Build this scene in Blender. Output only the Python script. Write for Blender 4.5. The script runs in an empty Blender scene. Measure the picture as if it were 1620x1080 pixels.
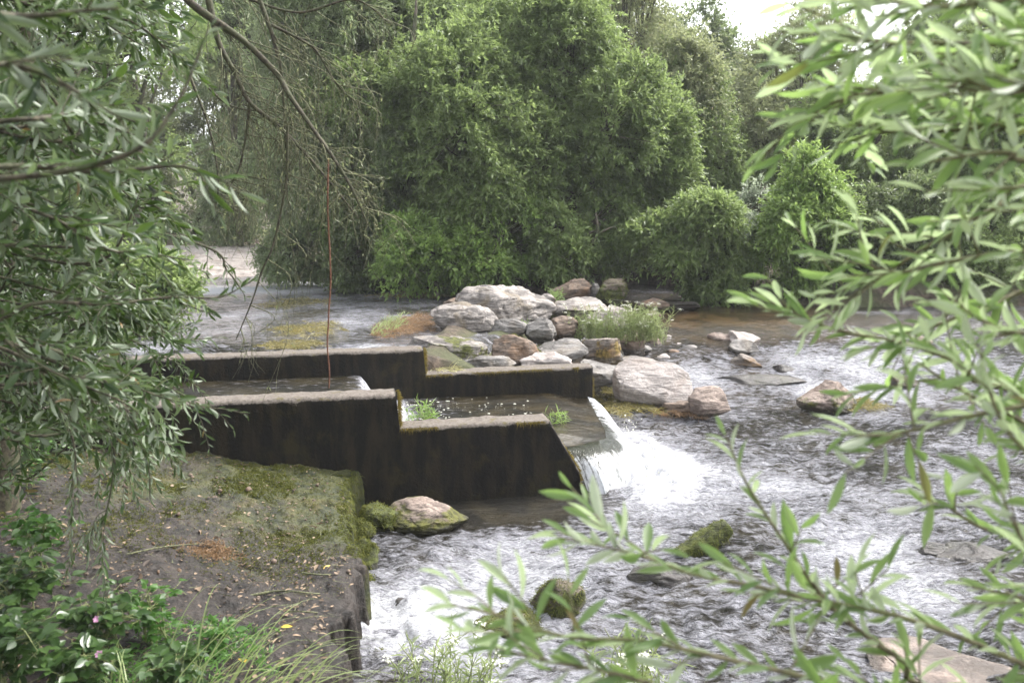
import bpy, bmesh, math, random
import numpy as np
from mathutils import Vector

# ---------------------------------------------------------------- camera, sky, sun, exposure
SC = bpy.context.scene
COL = SC.collection
CAM_H = 2.2
PITCH = math.atan(200 / 1350)
cd = bpy.data.cameras.new('camera')
cam = bpy.data.objects.new('camera', cd)
COL.objects.link(cam)
cam.location = (0, 0, CAM_H)
cam.rotation_euler = (math.pi / 2 - PITCH, 0, 0)
cd.sensor_width = 36
cd.lens = 30
cd.clip_start = 0.05
cd.clip_end = 800
cd.dof.use_dof = True
cd.dof.focus_distance = 7.5
cd.dof.aperture_fstop = 4.0
SC.camera = cam

SUN_EL, SUN_ROT = math.radians(52), math.radians(56)
wd = bpy.data.worlds.new("World")
SC.world = wd
wd.use_nodes = True
wn, wl = wd.node_tree.nodes, wd.node_tree.links
bg = wn['Background']
sky = wn.new('ShaderNodeTexSky')
sky.sky_type = 'NISHITA'
sky.sun_disc = False
sky.sun_elevation = SUN_EL
sky.sun_rotation = SUN_ROT
sky.dust_density = 4.0
sky.air_density = 1.0
hs = wn.new('ShaderNodeHueSaturation')
hs.inputs['Saturation'].default_value = 0.22
wl.new(sky.outputs[0], hs.inputs['Color'])
wl.new(hs.outputs[0], bg.inputs['Color'])
bg.inputs['Strength'].default_value = 0.15

sd = bpy.data.lights.new('sun', 'SUN')
sd.energy = 1.0
sd.angle = math.radians(14)
sd.color = (1.0, 0.96, 0.9)
sun = bpy.data.objects.new('sun', sd)
COL.objects.link(sun)
sdir = Vector((math.sin(SUN_ROT) * math.cos(SUN_EL), math.cos(SUN_ROT) * math.cos(SUN_EL), math.sin(SUN_EL)))
sun.rotation_euler = sdir.to_track_quat('Z', 'Y').to_euler()
sun.location = sdir * 60

SC.view_settings.view_transform = 'Standard'
SC.view_settings.look = 'None'
SC.view_settings.gamma = 1
SC.view_settings.exposure = 2.05
SC.render.engine = 'CYCLES'
SC.cycles.use_denoising = True
SC.cycles.max_bounces = 6
SC.cycles.diffuse_bounces = 3
SC.cycles.glossy_bounces = 2
SC.cycles.transmission_bounces = 3
SC.cycles.transparent_max_bounces = 6

# ---------------------------------------------------------------- helpers
rng = np.random.default_rng(7)
_F = np.array([0, math.cos(PITCH), -math.sin(PITCH)])
_U = np.array([0, math.sin(PITCH), math.cos(PITCH)])
_R = np.array([1.0, 0, 0])
_O = np.array([0, 0, CAM_H])


def ray(px, py):
    return _R * (px - 810) / 1350 + _U * (540 - py) / 1350 + _F


def PZ(px, py, z):
    d = ray(px, py)
    return _O + d * ((z - CAM_H) / d[2])


def PD(px, py, Y):
    d = ray(px, py)
    return _O + d * (Y / d[1])


def nrm(v):
    return v / np.maximum(np.linalg.norm(v, axis=-1, keepdims=True), 1e-9)


def sst(a, b, x):
    t = np.clip((x - a) / (b - a), 0, 1)
    return t * t * (3 - 2 * t)


def _hash(ix, iy, iz, seed):
    n = (ix * 374761393 + iy * 668265263 + iz * 2147483647 + seed * 1274126177) & 0xFFFFFFFF
    n = ((n ^ (n >> 13)) * 1274126177) & 0xFFFFFFFF
    n = ((n ^ (n >> 16)) * 2246822519) & 0xFFFFFFFF
    return ((n ^ (n >> 15)) & 0xFFFF) / 32767.5 - 1.0


def vnoise(p, seed=0):
    p = np.asarray(p, float)
    i = np.floor(p).astype(np.int64)
    f = p - i
    f = f * f * f * (f * (f * 6 - 15) + 10)
    r = 0
    for dx in (0, 1):
        wx = f[:, 0] if dx else 1 - f[:, 0]
        for dy in (0, 1):
            wy = f[:, 1] if dy else 1 - f[:, 1]
            for dz in (0, 1):
                wz = f[:, 2] if dz else 1 - f[:, 2]
                r = r + wx * wy * wz * _hash(i[:, 0] + dx, i[:, 1] + dy, i[:, 2] + dz, seed)
    return r


def fbm(p, seed=0, octv=4, gain=0.5, lac=2.03):
    r, a = 0, 1.0
    p = np.asarray(p, float)
    for k in range(octv):
        r = r + a * vnoise(p, seed + k * 17)
        p = p * lac + 5.3
        a *= gain
    return r


def link(o, parent=None):
    COL.objects.link(o)
    if parent is not None:
        o.parent = parent
        o.location = tuple(-Vector(parent['base'])) if 'base' in parent.keys() else (0, 0, 0)
    return o


def mesh_np(name, V, F, mat, parent=None, smooth=True, attrs=None):
    """one mesh object out of numpy arrays: V (n,3), F (m,3|4) or a list of such arrays"""
    V = np.ascontiguousarray(V, dtype=np.float32)
    Fs = F if isinstance(F, list) else [F]
    Fs = [np.asarray(f, dtype=np.int32) for f in Fs if len(f)]
    me = bpy.data.meshes.new(name)
    nl = sum(f.size for f in Fs)
    npol = sum(len(f) for f in Fs)
    me.vertices.add(len(V))
    me.vertices.foreach_set('co', V.ravel())
    me.loops.add(nl)
    me.loops.foreach_set('vertex_index', np.concatenate([f.ravel() for f in Fs]))
    me.polygons.add(npol)
    tot = np.concatenate([np.full(len(f), f.shape[1], np.int32) for f in Fs])
    st = np.concatenate([[0], np.cumsum(tot)[:-1]]).astype(np.int32)
    me.polygons.foreach_set('loop_start', st)
    me.polygons.foreach_set('use_smooth', np.full(npol, smooth))
    for k, a in (attrs or {}).items():
        at = me.attributes.new(k, 'FLOAT', 'POINT')
        at.data.foreach_set('value', np.ascontiguousarray(a, dtype=np.float32))
    me.update(calc_edges=True)
    if mat is not None:
        me.materials.append(mat)
    o = bpy.data.objects.new(name, me)
    return link(o, parent)


def thing(name, label, cat, base=(0, 0, 0), group=None):
    o = bpy.data.objects.new(name, None)
    COL.objects.link(o)
    o.location = tuple(float(x) for x in base)
    o['base'] = [float(x) for x in base]
    o.empty_display_size = 0.2
    o['label'] = label
    o['category'] = cat
    if group:
        o['group'] = group
    return o


def tag(o, label, cat, group=None, kind=None):
    if label:
        o['label'] = label
    if cat:
        o['category'] = cat
    if group:
        o['group'] = group
    if kind:
        o['kind'] = kind
    return o


class MB:
    """collects pieces of one mesh"""
    def __init__(s):
        s.V, s.F, s.n, s.A = [], {3: [], 4: []}, 0, []

    def add(s, V, F, a=None):
        F = np.asarray(F)
        s.V.append(np.asarray(V, float))
        s.F[F.shape[1]].append(F + s.n)
        s.n += len(V)
        s.A.append(np.zeros(len(V)) if a is None else np.broadcast_to(a, (len(V),)))

    def build(s, name, mat, parent=None, smooth=True):
        F = [np.concatenate(f) for f in (s.F[3], s.F[4]) if f]
        return mesh_np(name, np.concatenate(s.V), F, mat, parent, smooth, {'mark': np.concatenate(s.A)})


def catmull(pts, n):
    pts = np.asarray(pts, float)
    if len(pts) < 3:
        t = np.linspace(0, 1, n)[:, None]
        return pts[0] * (1 - t) + pts[-1] * t
    P = np.vstack([2 * pts[0] - pts[1], pts, 2 * pts[-1] - pts[-2]])
    u = np.linspace(0, len(pts) - 1 - 1e-6, n)
    i = u.astype(int)
    t = (u - i)[:, None]
    a, b, c, d = P[i], P[i + 1], P[i + 2], P[i + 3]
    return 0.5 * (2 * b + (c - a) * t + (2 * a - 5 * b + 4 * c - d) * t ** 2 + (3 * b - a - 3 * c + d) * t ** 3)


def tube(pts, r0, r1, sides=6, bump=0.0):
    pts = np.asarray(pts, float)
    n = len(pts)
    T = nrm(np.gradient(pts, axis=0))
    ref = np.array([0.31, 0.17, 0.94])
    if abs(T.mean(0) @ ref) > 0.9 * np.linalg.norm(T.mean(0)):
        ref = np.array([0.9, 0.1, 0.2])
    A = nrm(np.cross(T, ref))
    B = np.cross(T, A)
    r = np.linspace(1, 0, n) ** 0.8 * (r0 - r1) + r1
    if bump:
        r = r * (1 + bump * vnoise(pts * 9 + 3, 5))
    th = np.arange(sides) / sides * 2 * math.pi
    V = pts[:, None] + r[:, None, None] * (np.cos(th)[None, :, None] * A[:, None] + np.sin(th)[None, :, None] * B[:, None])
    V = V.reshape(-1, 3)
    i = np.arange(n - 1)[:, None] * sides
    j = np.arange(sides)[None]
    k = (j + 1) % sides
    F = np.stack([i + j, i + k, i + sides + k, i + sides + j], -1).reshape(-1, 4)
    return V, F


# leaf templates: x along the leaf, y across, z normal
FAR_V = np.array([[0, 0, 0], [.45, .5, .06], [.45, -.5, .06], [1, 0, -.06], [.45, 0, 0]])
FAR_F = np.array([[0, 4, 3, 1], [0, 2, 3, 4]])


def leaf_template(ws, bend=0.18, fold=0.22):
    xs = np.linspace(0, 1, len(ws))
    V = []
    for x, w in zip(xs, ws):
        z = -bend * x * x
        V += [[x, -.5 * w, z + fold * w * .3], [x, 0, z], [x, .5 * w, z + fold * w * .3]]
    F = []
    for k in range(len(ws) - 1):
        a = k * 3
        F += [[a, a + 3, a + 4, a + 1], [a + 1, a + 4, a + 5, a + 2]]
    return np.array(V), np.array(F)


NEAR_V, NEAR_F = leaf_template([.12, .62, .95, 1.0, .72, .05])
BROAD_V, BROAD_F = leaf_template([.1, .8, 1.0, .85, .5, .04], .12, .3)


def leaves_geo(tv, tf, pos, d, up, L, W):
    d = nrm(d)
    side = nrm(np.cross(up, d))
    nn = np.cross(d, side)
    n = len(pos)
    V = (pos[:, None] + tv[None, :, 0, None] * (L[:, None, None] * d[:, None])
         + tv[None, :, 1, None] * (W[:, None, None] * side[:, None])
         + tv[None, :, 2, None] * (L[:, None, None] * nn[:, None])).reshape(-1, 3)
    F = (tf[None] + (np.arange(n) * len(tv))[:, None, None]).reshape(-1, tf.shape[1])
    return V, F


# ---------------------------------------------------------------- materials
def mat_new(name):
    m = bpy.data.materials.new(name)
    m.use_nodes = True
    nt = m.node_tree
    return m, nt.nodes, nt.links, nt.nodes['Principled BSDF'], nt.nodes['Material Output']


class NB:
    """node shorthand"""
    def __init__(s, m):
        s.N, s.L = m.node_tree.nodes, m.node_tree.links

    def new(s, t, **kw):
        n = s.N.new(t)
        for k, v in kw.items():
            setattr(n, k, v)
        return n

    def put(s, sock, v):
        if hasattr(v, 'is_output'):
            s.L.new(v, sock)
        else:
            sock.default_value = v

    def coord(s, w='Object', scale=None):
        o = s.new('ShaderNodeTexCoord').outputs[w]
        if scale is not None:
            mp = s.new('ShaderNodeMapping')
            mp.inputs['Scale'].default_value = scale
            s.L.new(o, mp.inputs['Vector'])
            o = mp.outputs[0]
        return o

    def noise(s, vec, scale, detail=6, rough=.55, dist=0.0):
        n = s.new('ShaderNodeTexNoise')
        s.L.new(vec, n.inputs['Vector'])
        n.inputs['Scale'].default_value = scale
        n.inputs['Detail'].default_value = detail
        n.inputs['Roughness'].default_value = rough
        n.inputs['Distortion'].default_value = dist
        return n.outputs['Fac']

    def ramp(s, f, a, b, c0=0.0, c1=1.0):
        n = s.new('ShaderNodeMapRange')
        n.interpolation_type = 'SMOOTHSTEP'
        s.put(n.inputs['Value'], f)
        n.inputs['From Min'].default_value = a
        n.inputs['From Max'].default_value = b
        n.inputs['To Min'].default_value = c0
        n.inputs['To Max'].default_value = c1
        return n.outputs[0]

    def math(s, op, a, b=0.0, clamp=False):
        n = s.new('ShaderNodeMath', operation=op, use_clamp=clamp)
        s.put(n.inputs[0], a)
        s.put(n.inputs[1], b)
        return n.outputs[0]

    def mix(s, f, a, b):
        n = s.new('ShaderNodeMix', data_type='RGBA')
        s.put(n.inputs['Factor'], f)
        s.put(n.inputs[6], a if hasattr(a, 'is_output') else (*a, 1))
        s.put(n.inputs[7], b if hasattr(b, 'is_output') else (*b, 1))
        return n.outputs[2]

    def bump(s, h, strength, dist, normal=None):
        n = s.new('ShaderNodeBump')
        n.inputs['Strength'].default_value = strength
        n.inputs['Distance'].default_value = dist
        s.L.new(h, n.inputs['Height'])
        if normal is not None:
            s.L.new(normal, n.inputs['Normal'])
        return n.outputs[0]

    def attr(s, name):
        return s.new('ShaderNodeAttribute', attribute_name=name).outputs['Fac']

    def shader_mix(s, f, a, b):
        n = s.new('ShaderNodeMixShader')
        s.put(n.inputs[0], f)
        s.L.new(a, n.inputs[1])
        s.L.new(b, n.inputs[2])
        return n.outputs[0]


def leaf_mat(name, c0, c1, back=None, trans=.4, rough=.42, tcol=None, brown=0.0, spec=.5):
    m, N, L, P, out = mat_new(name)
    b = NB(m)
    geo = b.new('ShaderNodeNewGeometry')
    rnd = geo.outputs['Random Per Island']
    col = b.mix(rnd, c0, c1)
    big = b.noise(b.coord('Object'), 1.3, 3)
    col = b.mix(b.ramp(big, .35, .7, 0, .45), col, tuple(x * .62 for x in c0))
    if brown:
        col = b.mix(b.math('GREATER_THAN', rnd, 1 - brown), col, (.16, .10, .035))
    if back is not None:
        col = b.mix(geo.outputs['Backfacing'], col, back)
    L.new(col, P.inputs['Base Color'])
    P.inputs['Roughness'].default_value = rough
    P.inputs['Specular IOR Level'].default_value = spec
    tr = b.new('ShaderNodeBsdfTranslucent')
    L.new(b.mix(.55, col, tcol or tuple(min(1, x * 1.9) for x in c1)), tr.inputs['Color'])
    L.new(b.shader_mix(trans, P.outputs[0], tr.outputs[0]), out.inputs['Surface'])
    return m


def bark_mat(name, c0, c1, scale=25.0, moss=None):
    m, N, L, P, out = mat_new(name)
    b = NB(m)
    v = b.coord('Object')
    n = b.noise(v, scale, 5)
    col = b.mix(b.ramp(n, .35, .65), c0, c1)
    if moss is not None:
        col = b.mix(b.ramp(b.noise(v, scale * .3, 4), .45, .6, 0, .8), col, moss)
    L.new(col, P.inputs['Base Color'])
    P.inputs['Roughness'].default_value = .85
    L.new(b.bump(n, .5, .01), P.inputs['Normal'])
    return m


def plain_mat(name, c, rough=.6, var=.3, scale=30.0):
    m, N, L, P, out = mat_new(name)
    b = NB(m)
    n = b.noise(b.coord('Object'), scale, 4)
    rnd = b.new('ShaderNodeNewGeometry').outputs['Random Per Island']
    f = b.math('ADD', b.math('MULTIPLY', n, .6), b.math('MULTIPLY', rnd, .4))
    L.new(b.mix(f, tuple(x * (1 - var) for x in c), tuple(min(1, x * (1 + var)) for x in c)), P.inputs['Base Color'])
    P.inputs['Roughness'].default_value = rough
    return m


def rock_mat(name, pale, dark, accent, acc=.5, moss=.0, mosscol=(.07, .075, .012), rough=.8, streak=True, wet=0.0):
    m, N, L, P, out = mat_new(name)
    b = NB(m)
    oi = b.new('ShaderNodeObjectInfo')
    add = b.new('ShaderNodeVectorMath', operation='ADD')
    L.new(b.coord('Object'), add.inputs[0])
    sc = b.new('ShaderNodeVectorMath', operation='SCALE')
    sc.inputs[0].default_value = (31, 17, 23)
    L.new(oi.outputs['Random'], sc.inputs['Scale'])
    L.new(sc.outputs[0], add.inputs[1])
    v = add.outputs[0]
    mp = b.new('ShaderNodeMapping')
    mp.inputs['Rotation'].default_value = (.5, .35, .3)
    mp.inputs['Scale'].default_value = (1.2, 2.0, 7.0) if streak else (2, 2, 2.5)
    L.new(v, mp.inputs['Vector'])
    st = b.noise(mp.outputs[0], 2.2, 8, .62, .6)
    fine = b.noise(v, 38, 6, .7)
    blot = b.noise(v, 3.1, 6, .6, .5)
    col = b.mix(b.ramp(st, .36, .6), dark, pale)
    col = b.mix(b.ramp(fine, .42, .75, 0, .55), col, tuple(x * .45 for x in dark))
    col = b.mix(b.ramp(blot, .5, .66, 0, acc), col, accent)
    spots = b.noise(v, 14, 3, .5)
    col = b.mix(b.ramp(spots, .62, .68, 0, .5), col, tuple(min(.75, x * 1.35) for x in pale))
    geo = b.new('ShaderNodeNewGeometry')
    sep = b.new('ShaderNodeSeparateXYZ')
    L.new(geo.outputs['Normal'], sep.inputs[0])
    if moss > 0:
        mn = b.noise(v, 4.0, 7, .65, .4)
        mf = b.ramp(b.math('ADD', mn, b.attr('mark')), 1.02 - moss, 1.12 - moss)
        mc = b.mix(b.ramp(b.noise(v, 22, 5), .35, .65), tuple(x * .45 for x in mosscol), tuple(x * 1.5 for x in mosscol))
        col = b.mix(mf, col, mc)
    wet = b.ramp(b.math('ADD', b.attr('wet'), b.math('MULTIPLY', b.math('SUBTRACT', blot, .5), .9)), .35, .65)
    col = b.mix(b.math('MULTIPLY', wet, .72), col, (.022, .018, .012))
    L.new(col, P.inputs['Base Color'])
    L.new(b.math('SUBTRACT', rough, b.math('MULTIPLY', wet, .45)), P.inputs['Roughness'])
    h = b.math('ADD', b.math('MULTIPLY', st, 1.2), b.math('MULTIPLY', fine, .35))
    h = b.math('ADD', h, b.math('MULTIPLY', blot, .6))
    L.new(b.bump(h, .85, .045), P.inputs['Normal'])
    return m


M = {}
M['leaf_alder'] = leaf_mat('alder_leaf', (.080, .130, .036), (.23, .305, .092), (.19, .24, .11))
M['leaf_willow'] = leaf_mat('grey_willow_leaf', (.125, .175, .070), (.27, .33, .155), (.26, .30, .19))
M['leaf_bright'] = leaf_mat('bright_leaf', (.105, .185, .036), (.27, .38, .09), (.17, .23, .09))
M['leaf_olive'] = leaf_mat('olive_leaf', (.125, .155, .065), (.27, .30, .14), (.22, .24, .14), brown=.03)
M['leaf_dark'] = leaf_mat('dark_leaf', (.065, .098, .034), (.17, .22, .08), (.13, .16, .09))
M['leaf_silver'] = leaf_mat('silver_leaf', (.16, .21, .12), (.30, .35, .24), (.35, .38, .30))
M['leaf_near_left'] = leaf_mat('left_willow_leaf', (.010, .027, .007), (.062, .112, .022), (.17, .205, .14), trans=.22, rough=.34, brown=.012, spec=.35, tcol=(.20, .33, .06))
M['leaf_near_right'] = leaf_mat('right_willow_leaf', (.10, .185, .055), (.29, .40, .15), (.50, .55, .42), trans=.5, rough=.4, brown=.006, tcol=(.32, .48, .12))
M['leaf_young'] = leaf_mat('young_leaf', (.12, .25, .03), (.22, .36, .06), (.28, .36, .2), trans=.5, tcol=(.4, .6, .1))
M['leaf_bramble'] = leaf_mat('bramble_leaf', (.028, .060, .018), (.075, .135, .035), (.12, .16, .08), trans=.25, rough=.3)
M['leaf_nettle'] = leaf_mat('nettle_leaf', (.04, .11, .018), (.10, .21, .038), (.12, .22, .07), trans=.45)
M['grass'] = leaf_mat('grass_blade', (.17, .23, .075), (.32, .38, .16), trans=.35)
M['grass_dry'] = leaf_mat('dry_grass_blade', (.30, .30, .13), (.46, .42, .22), trans=.3)
M['moss_hair'] = leaf_mat('moss_strand', (.055, .048, .012), (.19, .145, .032), trans=.3, rough=.8, spec=.1)
M['moss_green'] = leaf_mat('green_moss_strand', (.06, .078, .018), (.17, .17, .045), trans=.2, rough=.85, spec=.1)
M['weed'] = leaf_mat('river_weed_strand', (.11, .11, .03), (.30, .25, .09), trans=.3, rough=.6)
M['weed_red'] = leaf_mat('brown_weed_strand', (.12, .075, .04), (.30, .19, .10), trans=.3, rough=.7)
M['litter'] = leaf_mat('leaf_litter', (.035, .022, .015), (.40, .29, .19), trans=.1, rough=.7)
M['yellow_leaf'] = plain_mat('yellow_leaf', (.60, .40, .05), .5)
M['white_petal'] = plain_mat('white_petal', (.72, .72, .62), .7)
M['pink_petal'] = plain_mat('pink_petal', (.60, .30, .48), .7)
M['bark'] = bark_mat('bark', (.035, .03, .022), (.13, .11, .08), 14, (.06, .07, .03))
M['bark_near'] = bark_mat('near_bark', (.028, .023, .015), (.085, .073, .045), 60, (.06, .065, .03))
M['bark_willow'] = bark_mat('willow_shoot_bark', (.075, .062, .034), (.17, .15, .085), 60, (.14, .15, .06))
M['twig'] = bark_mat('twig', (.055, .056, .028), (.145, .15, .075), 80)
M['twig_red'] = bark_mat('red_twig', (.10, .04, .025), (.20, .09, .05), 80)
M['twig_green'] = bark_mat('green_twig', (.15, .18, .07), (.26, .28, .12), 80)
M['rock_pale'] = rock_mat('pale_granite', (.32, .288, .262), (.11, .098, .09), (.17, .135, .085), .6, .26)
M['rock_white'] = rock_mat('bleached_granite', (.46, .41, .38), (.27, .24, .22), (.22, .165, .13), .4, .0)
M['rock_grey'] = rock_mat('grey_gneiss', (.245, .23, .215), (.080, .074, .068), (.15, .12, .085), .5, .26)
M['rock_brown'] = rock_mat('brown_rock', (.19, .14, .105), (.075, .055, .042), (.19, .105, .05), .6, .26, (.10, .075, .018))
M['rock_orange'] = rock_mat('algae_stained_rock', (.22, .19, .165), (.09, .07, .055), (.20, .11, .03), .8, .40, (.16, .11, .025))
M['rock_moss'] = rock_mat('mossy_rock', (.16, .13, .10), (.06, .048, .036), (.07, .055, .025), .6, .56, (.055, .065, .010))
M['rock_pink'] = rock_mat('pink_granite', (.31, .245, .205), (.11, .082, .068), (.13, .085, .06), .6, .44, (.07, .07, .010))
M['rock_dark'] = rock_mat('wet_dark_rock', (.055, .047, .042), (.018, .016, .014), (.035, .034, .012), .6, .2, (.04, .045, .01), rough=.35)


def wall_mat():
    m, N, L, P, out = mat_new('algae_covered_concrete')
    b = NB(m)
    v = b.coord('Object')
    top = b.attr('mark')
    n1 = b.noise(v, 5, 7, .65)
    n2 = b.noise(v, 45, 6, .7)
    vs = b.coord('Object', (9, 9, 1.6))
    n3 = b.noise(vs, 1.5, 6, .6)
    conc = b.mix(b.ramp(n2, .3, .7), (.080, .068, .057), (.185, .162, .140))
    conc = b.mix(b.ramp(n1, .5, .7, 0, .45), conc, (.075, .060, .042))
    conc = b.mix(b.ramp(b.noise(v, 11, 6, .7), .56, .66, 0, .8), conc, (.10, .085, .03))
    alg = b.mix(b.ramp(n3, .4, .65), (.006, .005, .004), (.019, .015, .008))
    alg = b.mix(b.ramp(n1, .52, .68, 0, .8), alg, (.026, .022, .007))
    f = b.ramp(b.math('ADD', top, b.math('ADD', b.math('MULTIPLY', b.math('SUBTRACT', n1, .5), 1.2), b.math('MULTIPLY', b.math('SUBTRACT', n2, .5), .8))), .38, .66)
    L.new(b.mix(f, alg, conc), P.inputs['Base Color'])
    P.inputs['Roughness'].default_value = .9
    P.inputs['Specular IOR Level'].default_value = .25
    L.new(b.bump(b.math('ADD', n2, n1), .5, .02), P.inputs['Normal'])
    return m


def bank_mat():
    m, N, L, P, out = mat_new('mossy_earth_slab')
    b = NB(m)
    v = b.coord('Object')
    n1 = b.noise(v, 2.2, 7, .62, .3)
    n2 = b.noise(v, 30, 6, .7)
    n3 = b.noise(v, 9, 6, .65)
    soil = b.mix(b.ramp(n3, .35, .65), (.010, .0078, .0062), (.034, .026, .021))
    soil = b.mix(b.ramp(n2, .52, .72, 0, .7), soil, (.085, .068, .058))
    soil = b.mix(b.ramp(n2, .47, .3, 0, .6), soil, (.022, .018, .015))
    mc = b.mix(b.ramp(n3, .35, .65), (.015, .021, .006), (.062, .064, .016))
    mc = b.mix(b.ramp(b.noise(v, 3.4, 5), .55, .68, 0, .6), mc, (.10, .074, .018))
    mc = b.mix(b.ramp(n2, .4, .65, .0, .5), mc, (.025, .03, .010))
    f = b.ramp(b.math('ADD', b.math('ADD', n1, b.attr('mark')), b.math('MULTIPLY', b.math('SUBTRACT', n2, .5), .6)), .60, .88)
    L.new(b.mix(f, soil, mc), P.inputs['Base Color'])
    P.inputs['Roughness'].default_value = .58
    P.inputs['Specular IOR Level'].default_value = .35
    h = b.math('ADD', n2, b.math('MULTIPLY', n3, 1.2))
    L.new(b.bump(h, .9, .02), P.inputs['Normal'])
    return m


def ground_mat():
    m, N, L, P, out = mat_new('leaf_covered_earth')
    b = NB(m)
    v = b.coord('Object')
    n1, n2 = b.noise(v, 1.1, 6), b.noise(v, 14, 6, .7)
    c = b.mix(b.ramp(n2, .35, .65), (.035, .026, .018), (.12, .09, .065))
    c = b.mix(b.ramp(n1, .45, .62, 0, .8), c, (.05, .06, .02))
    L.new(c, P.inputs['Base Color'])
    P.inputs['Roughness'].default_value = .95
    L.new(b.bump(n2, .8, .05), P.inputs['Normal'])
    return m


def water_mat(name='river_water', fall=False):
    m, N, L, P, out = mat_new(name)
    b = NB(m)
    v = b.coord('Object')
    foam = b.attr('foam')
    shallow = b.attr('shallow')
    rough_a = b.attr('chop')
    bed = b.noise(v, 2.6, 6, .6, .4)
    deep = b.mix(b.ramp(bed, .4, .65), (.010, .009, .006), (.030, .025, .014))
    shal = b.mix(b.ramp(bed, .4, .66), (.024, .017, .009), (.078, .050, .022))
    base = b.mix(shallow, deep, shal)
    air = b.ramp(b.math('ADD', b.noise(b.coord('Object', (1.0, 2.3, 1)), 8.0, 7, .72, .4), b.math('MULTIPLY', foam, .8)), .49, .74, 0, .72)  # bubbles plus the sky's lilac reflection, painted into the base colour
    base = b.mix(air, base, (.43, .43, .475))
    L.new(base, P.inputs['Base Color'])
    P.inputs['Roughness'].default_value = .07
    P.inputs['IOR'].default_value = 1.33
    w1 = b.noise(b.coord('Object', (1.0, 2.2, 1)), 6, 3, .55, .5)
    w2 = b.noise(b.coord('Object', (1.0, 2.0, 1)), 26, 4, .65, .3)
    h = b.math('ADD', w1, b.math('MULTIPLY', w2, .75))
    hm = b.math('MULTIPLY', h, rough_a)
    nb = b.bump(hm, 1.0, .12)
    L.new(nb, P.inputs['Normal'])
    # foam: torn white threads where the water breaks, also painting in ripple glints
    f1 = b.noise(b.coord('Object', (1.0, 2.1, 1)), 5.0, 8, .70, .45)
    f2 = b.noise(b.coord('Object', (1.0, 1.7, 1)), 24, 6, .75, .4)
    ridge = b.math('SUBTRACT', 1.0, b.math('MULTIPLY', b.math('ABSOLUTE', b.math('SUBTRACT', f1, .5)), 5.0))
    mix = b.math('ADD', b.math('MULTIPLY', ridge, .30), b.math('MULTIPLY', f2, .62))
    ff = b.ramp(b.math('ADD', mix, foam), .74, 1.04)
    white = b.new('ShaderNodeBsdfPrincipled')
    white.inputs['Base Color'].default_value = (.70, .71, .745, 1)
    white.inputs['Roughness'].default_value = .55
    white.inputs['Subsurface Weight'].default_value = 0
    L.new(b.bump(b.math('ADD', f1, f2), .9, .09), white.inputs['Normal'])
    L.new(b.shader_mix(ff, P.outputs[0], white.outputs[0]), out.inputs['Surface'])
    return m


def fall_mat():
    m, N, L, P, out = mat_new('falling_water')
    b = NB(m)
    uvx, uvy = b.attr('across'), b.attr('down')
    cx = b.new('ShaderNodeCombineXYZ')
    b.put(cx.inputs[0], b.math('MULTIPLY', uvx, 26.0))
    b.put(cx.inputs[1], b.math('MULTIPLY', uvy, 2.2))
    st = b.noise(cx.outputs[0], 1.0, 6, .62, .5)
    fine = b.noise(b.coord('Object'), 40, 5, .7)
    s = b.math('ADD', b.math('ADD', b.math('MULTIPLY', st, .85), b.math('MULTIPLY', fine, .3)), b.attr('foam'))
    ff = b.ramp(s, .82, 1.08)
    P.inputs['Base Color'].default_value = (.03, .035, .018, 1)
    P.inputs['Roughness'].default_value = .06
    P.inputs['IOR'].default_value = 1.33
    L.new(b.bump(st, .8, .03), P.inputs['Normal'])
    white = b.new('ShaderNodeBsdfPrincipled')
    white.inputs['Base Color'].default_value = (.82, .84, .87, 1)
    white.inputs['Roughness'].default_value = .4
    tl = b.new('ShaderNodeBsdfTranslucent')
    tl.inputs['Color'].default_value = (.8, .82, .85, 1)
    ws = b.shader_mix(.4, white.outputs[0], tl.outputs[0])
    tr = b.new('ShaderNodeBsdfTransparent')
    clear = b.shader_mix(.55, tr.outputs[0], P.outputs[0])
    L.new(b.shader_mix(ff, clear, ws), out.inputs['Surface'])
    return m


M['wall'] = wall_mat()
M['bank'] = bank_mat()
M['ground'] = ground_mat()
M['water'] = water_mat()
M['fall'] = fall_mat()

# ---------------------------------------------------------------- layout of walls and water
ANG = math.radians(12)
WU = np.array([math.cos(ANG), math.sin(ANG), 0])          # along the channel, downstream
WN = np.array([-math.sin(ANG), math.cos(ANG), 0])         # across the channel, away from the camera
WO = np.array([0.5257, 6.572, 0.0])                       # foot of the front wall's downstream end
BACK_N = 2.138
THICK = 0.25


def W(s, n, z):
    return WO + np.asarray(s)[..., None] * WU + np.asarray(n)[..., None] * WN + np.asarray(z)[..., None] * np.array([0, 0, 1.0])


def sn(x, y):
    dx, dy = x - WO[0], y - WO[1]
    return dx * WU[0] + dy * WU[1], dx * WN[0] + dy * WN[1]


FAR_X = [-60, -12, -10.9, -10.3, -6.1, -5.4, -3.8, -2.5, -.5, 1.2, 2.0, 2.7, 3.2, 3.8, 6, 12, 60]
FAR_Y = [21, 21, 20.5, 25.5, 25.5, 19.3, 18.0, 16.0, 15.6, 15.6, 16.5, 19.5, 19.5, 15.2, 14.8, 14.8, 15]
EDGE = np.array([PZ(px, py, .30)[:2] for px, py in
                 [(575, 736), (545, 757), (551, 785), (540, 818), (543, 850), (569, 884), (573, 920), (557, 937), (545, 957), (533, 977), (525, 1079)]])


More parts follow.
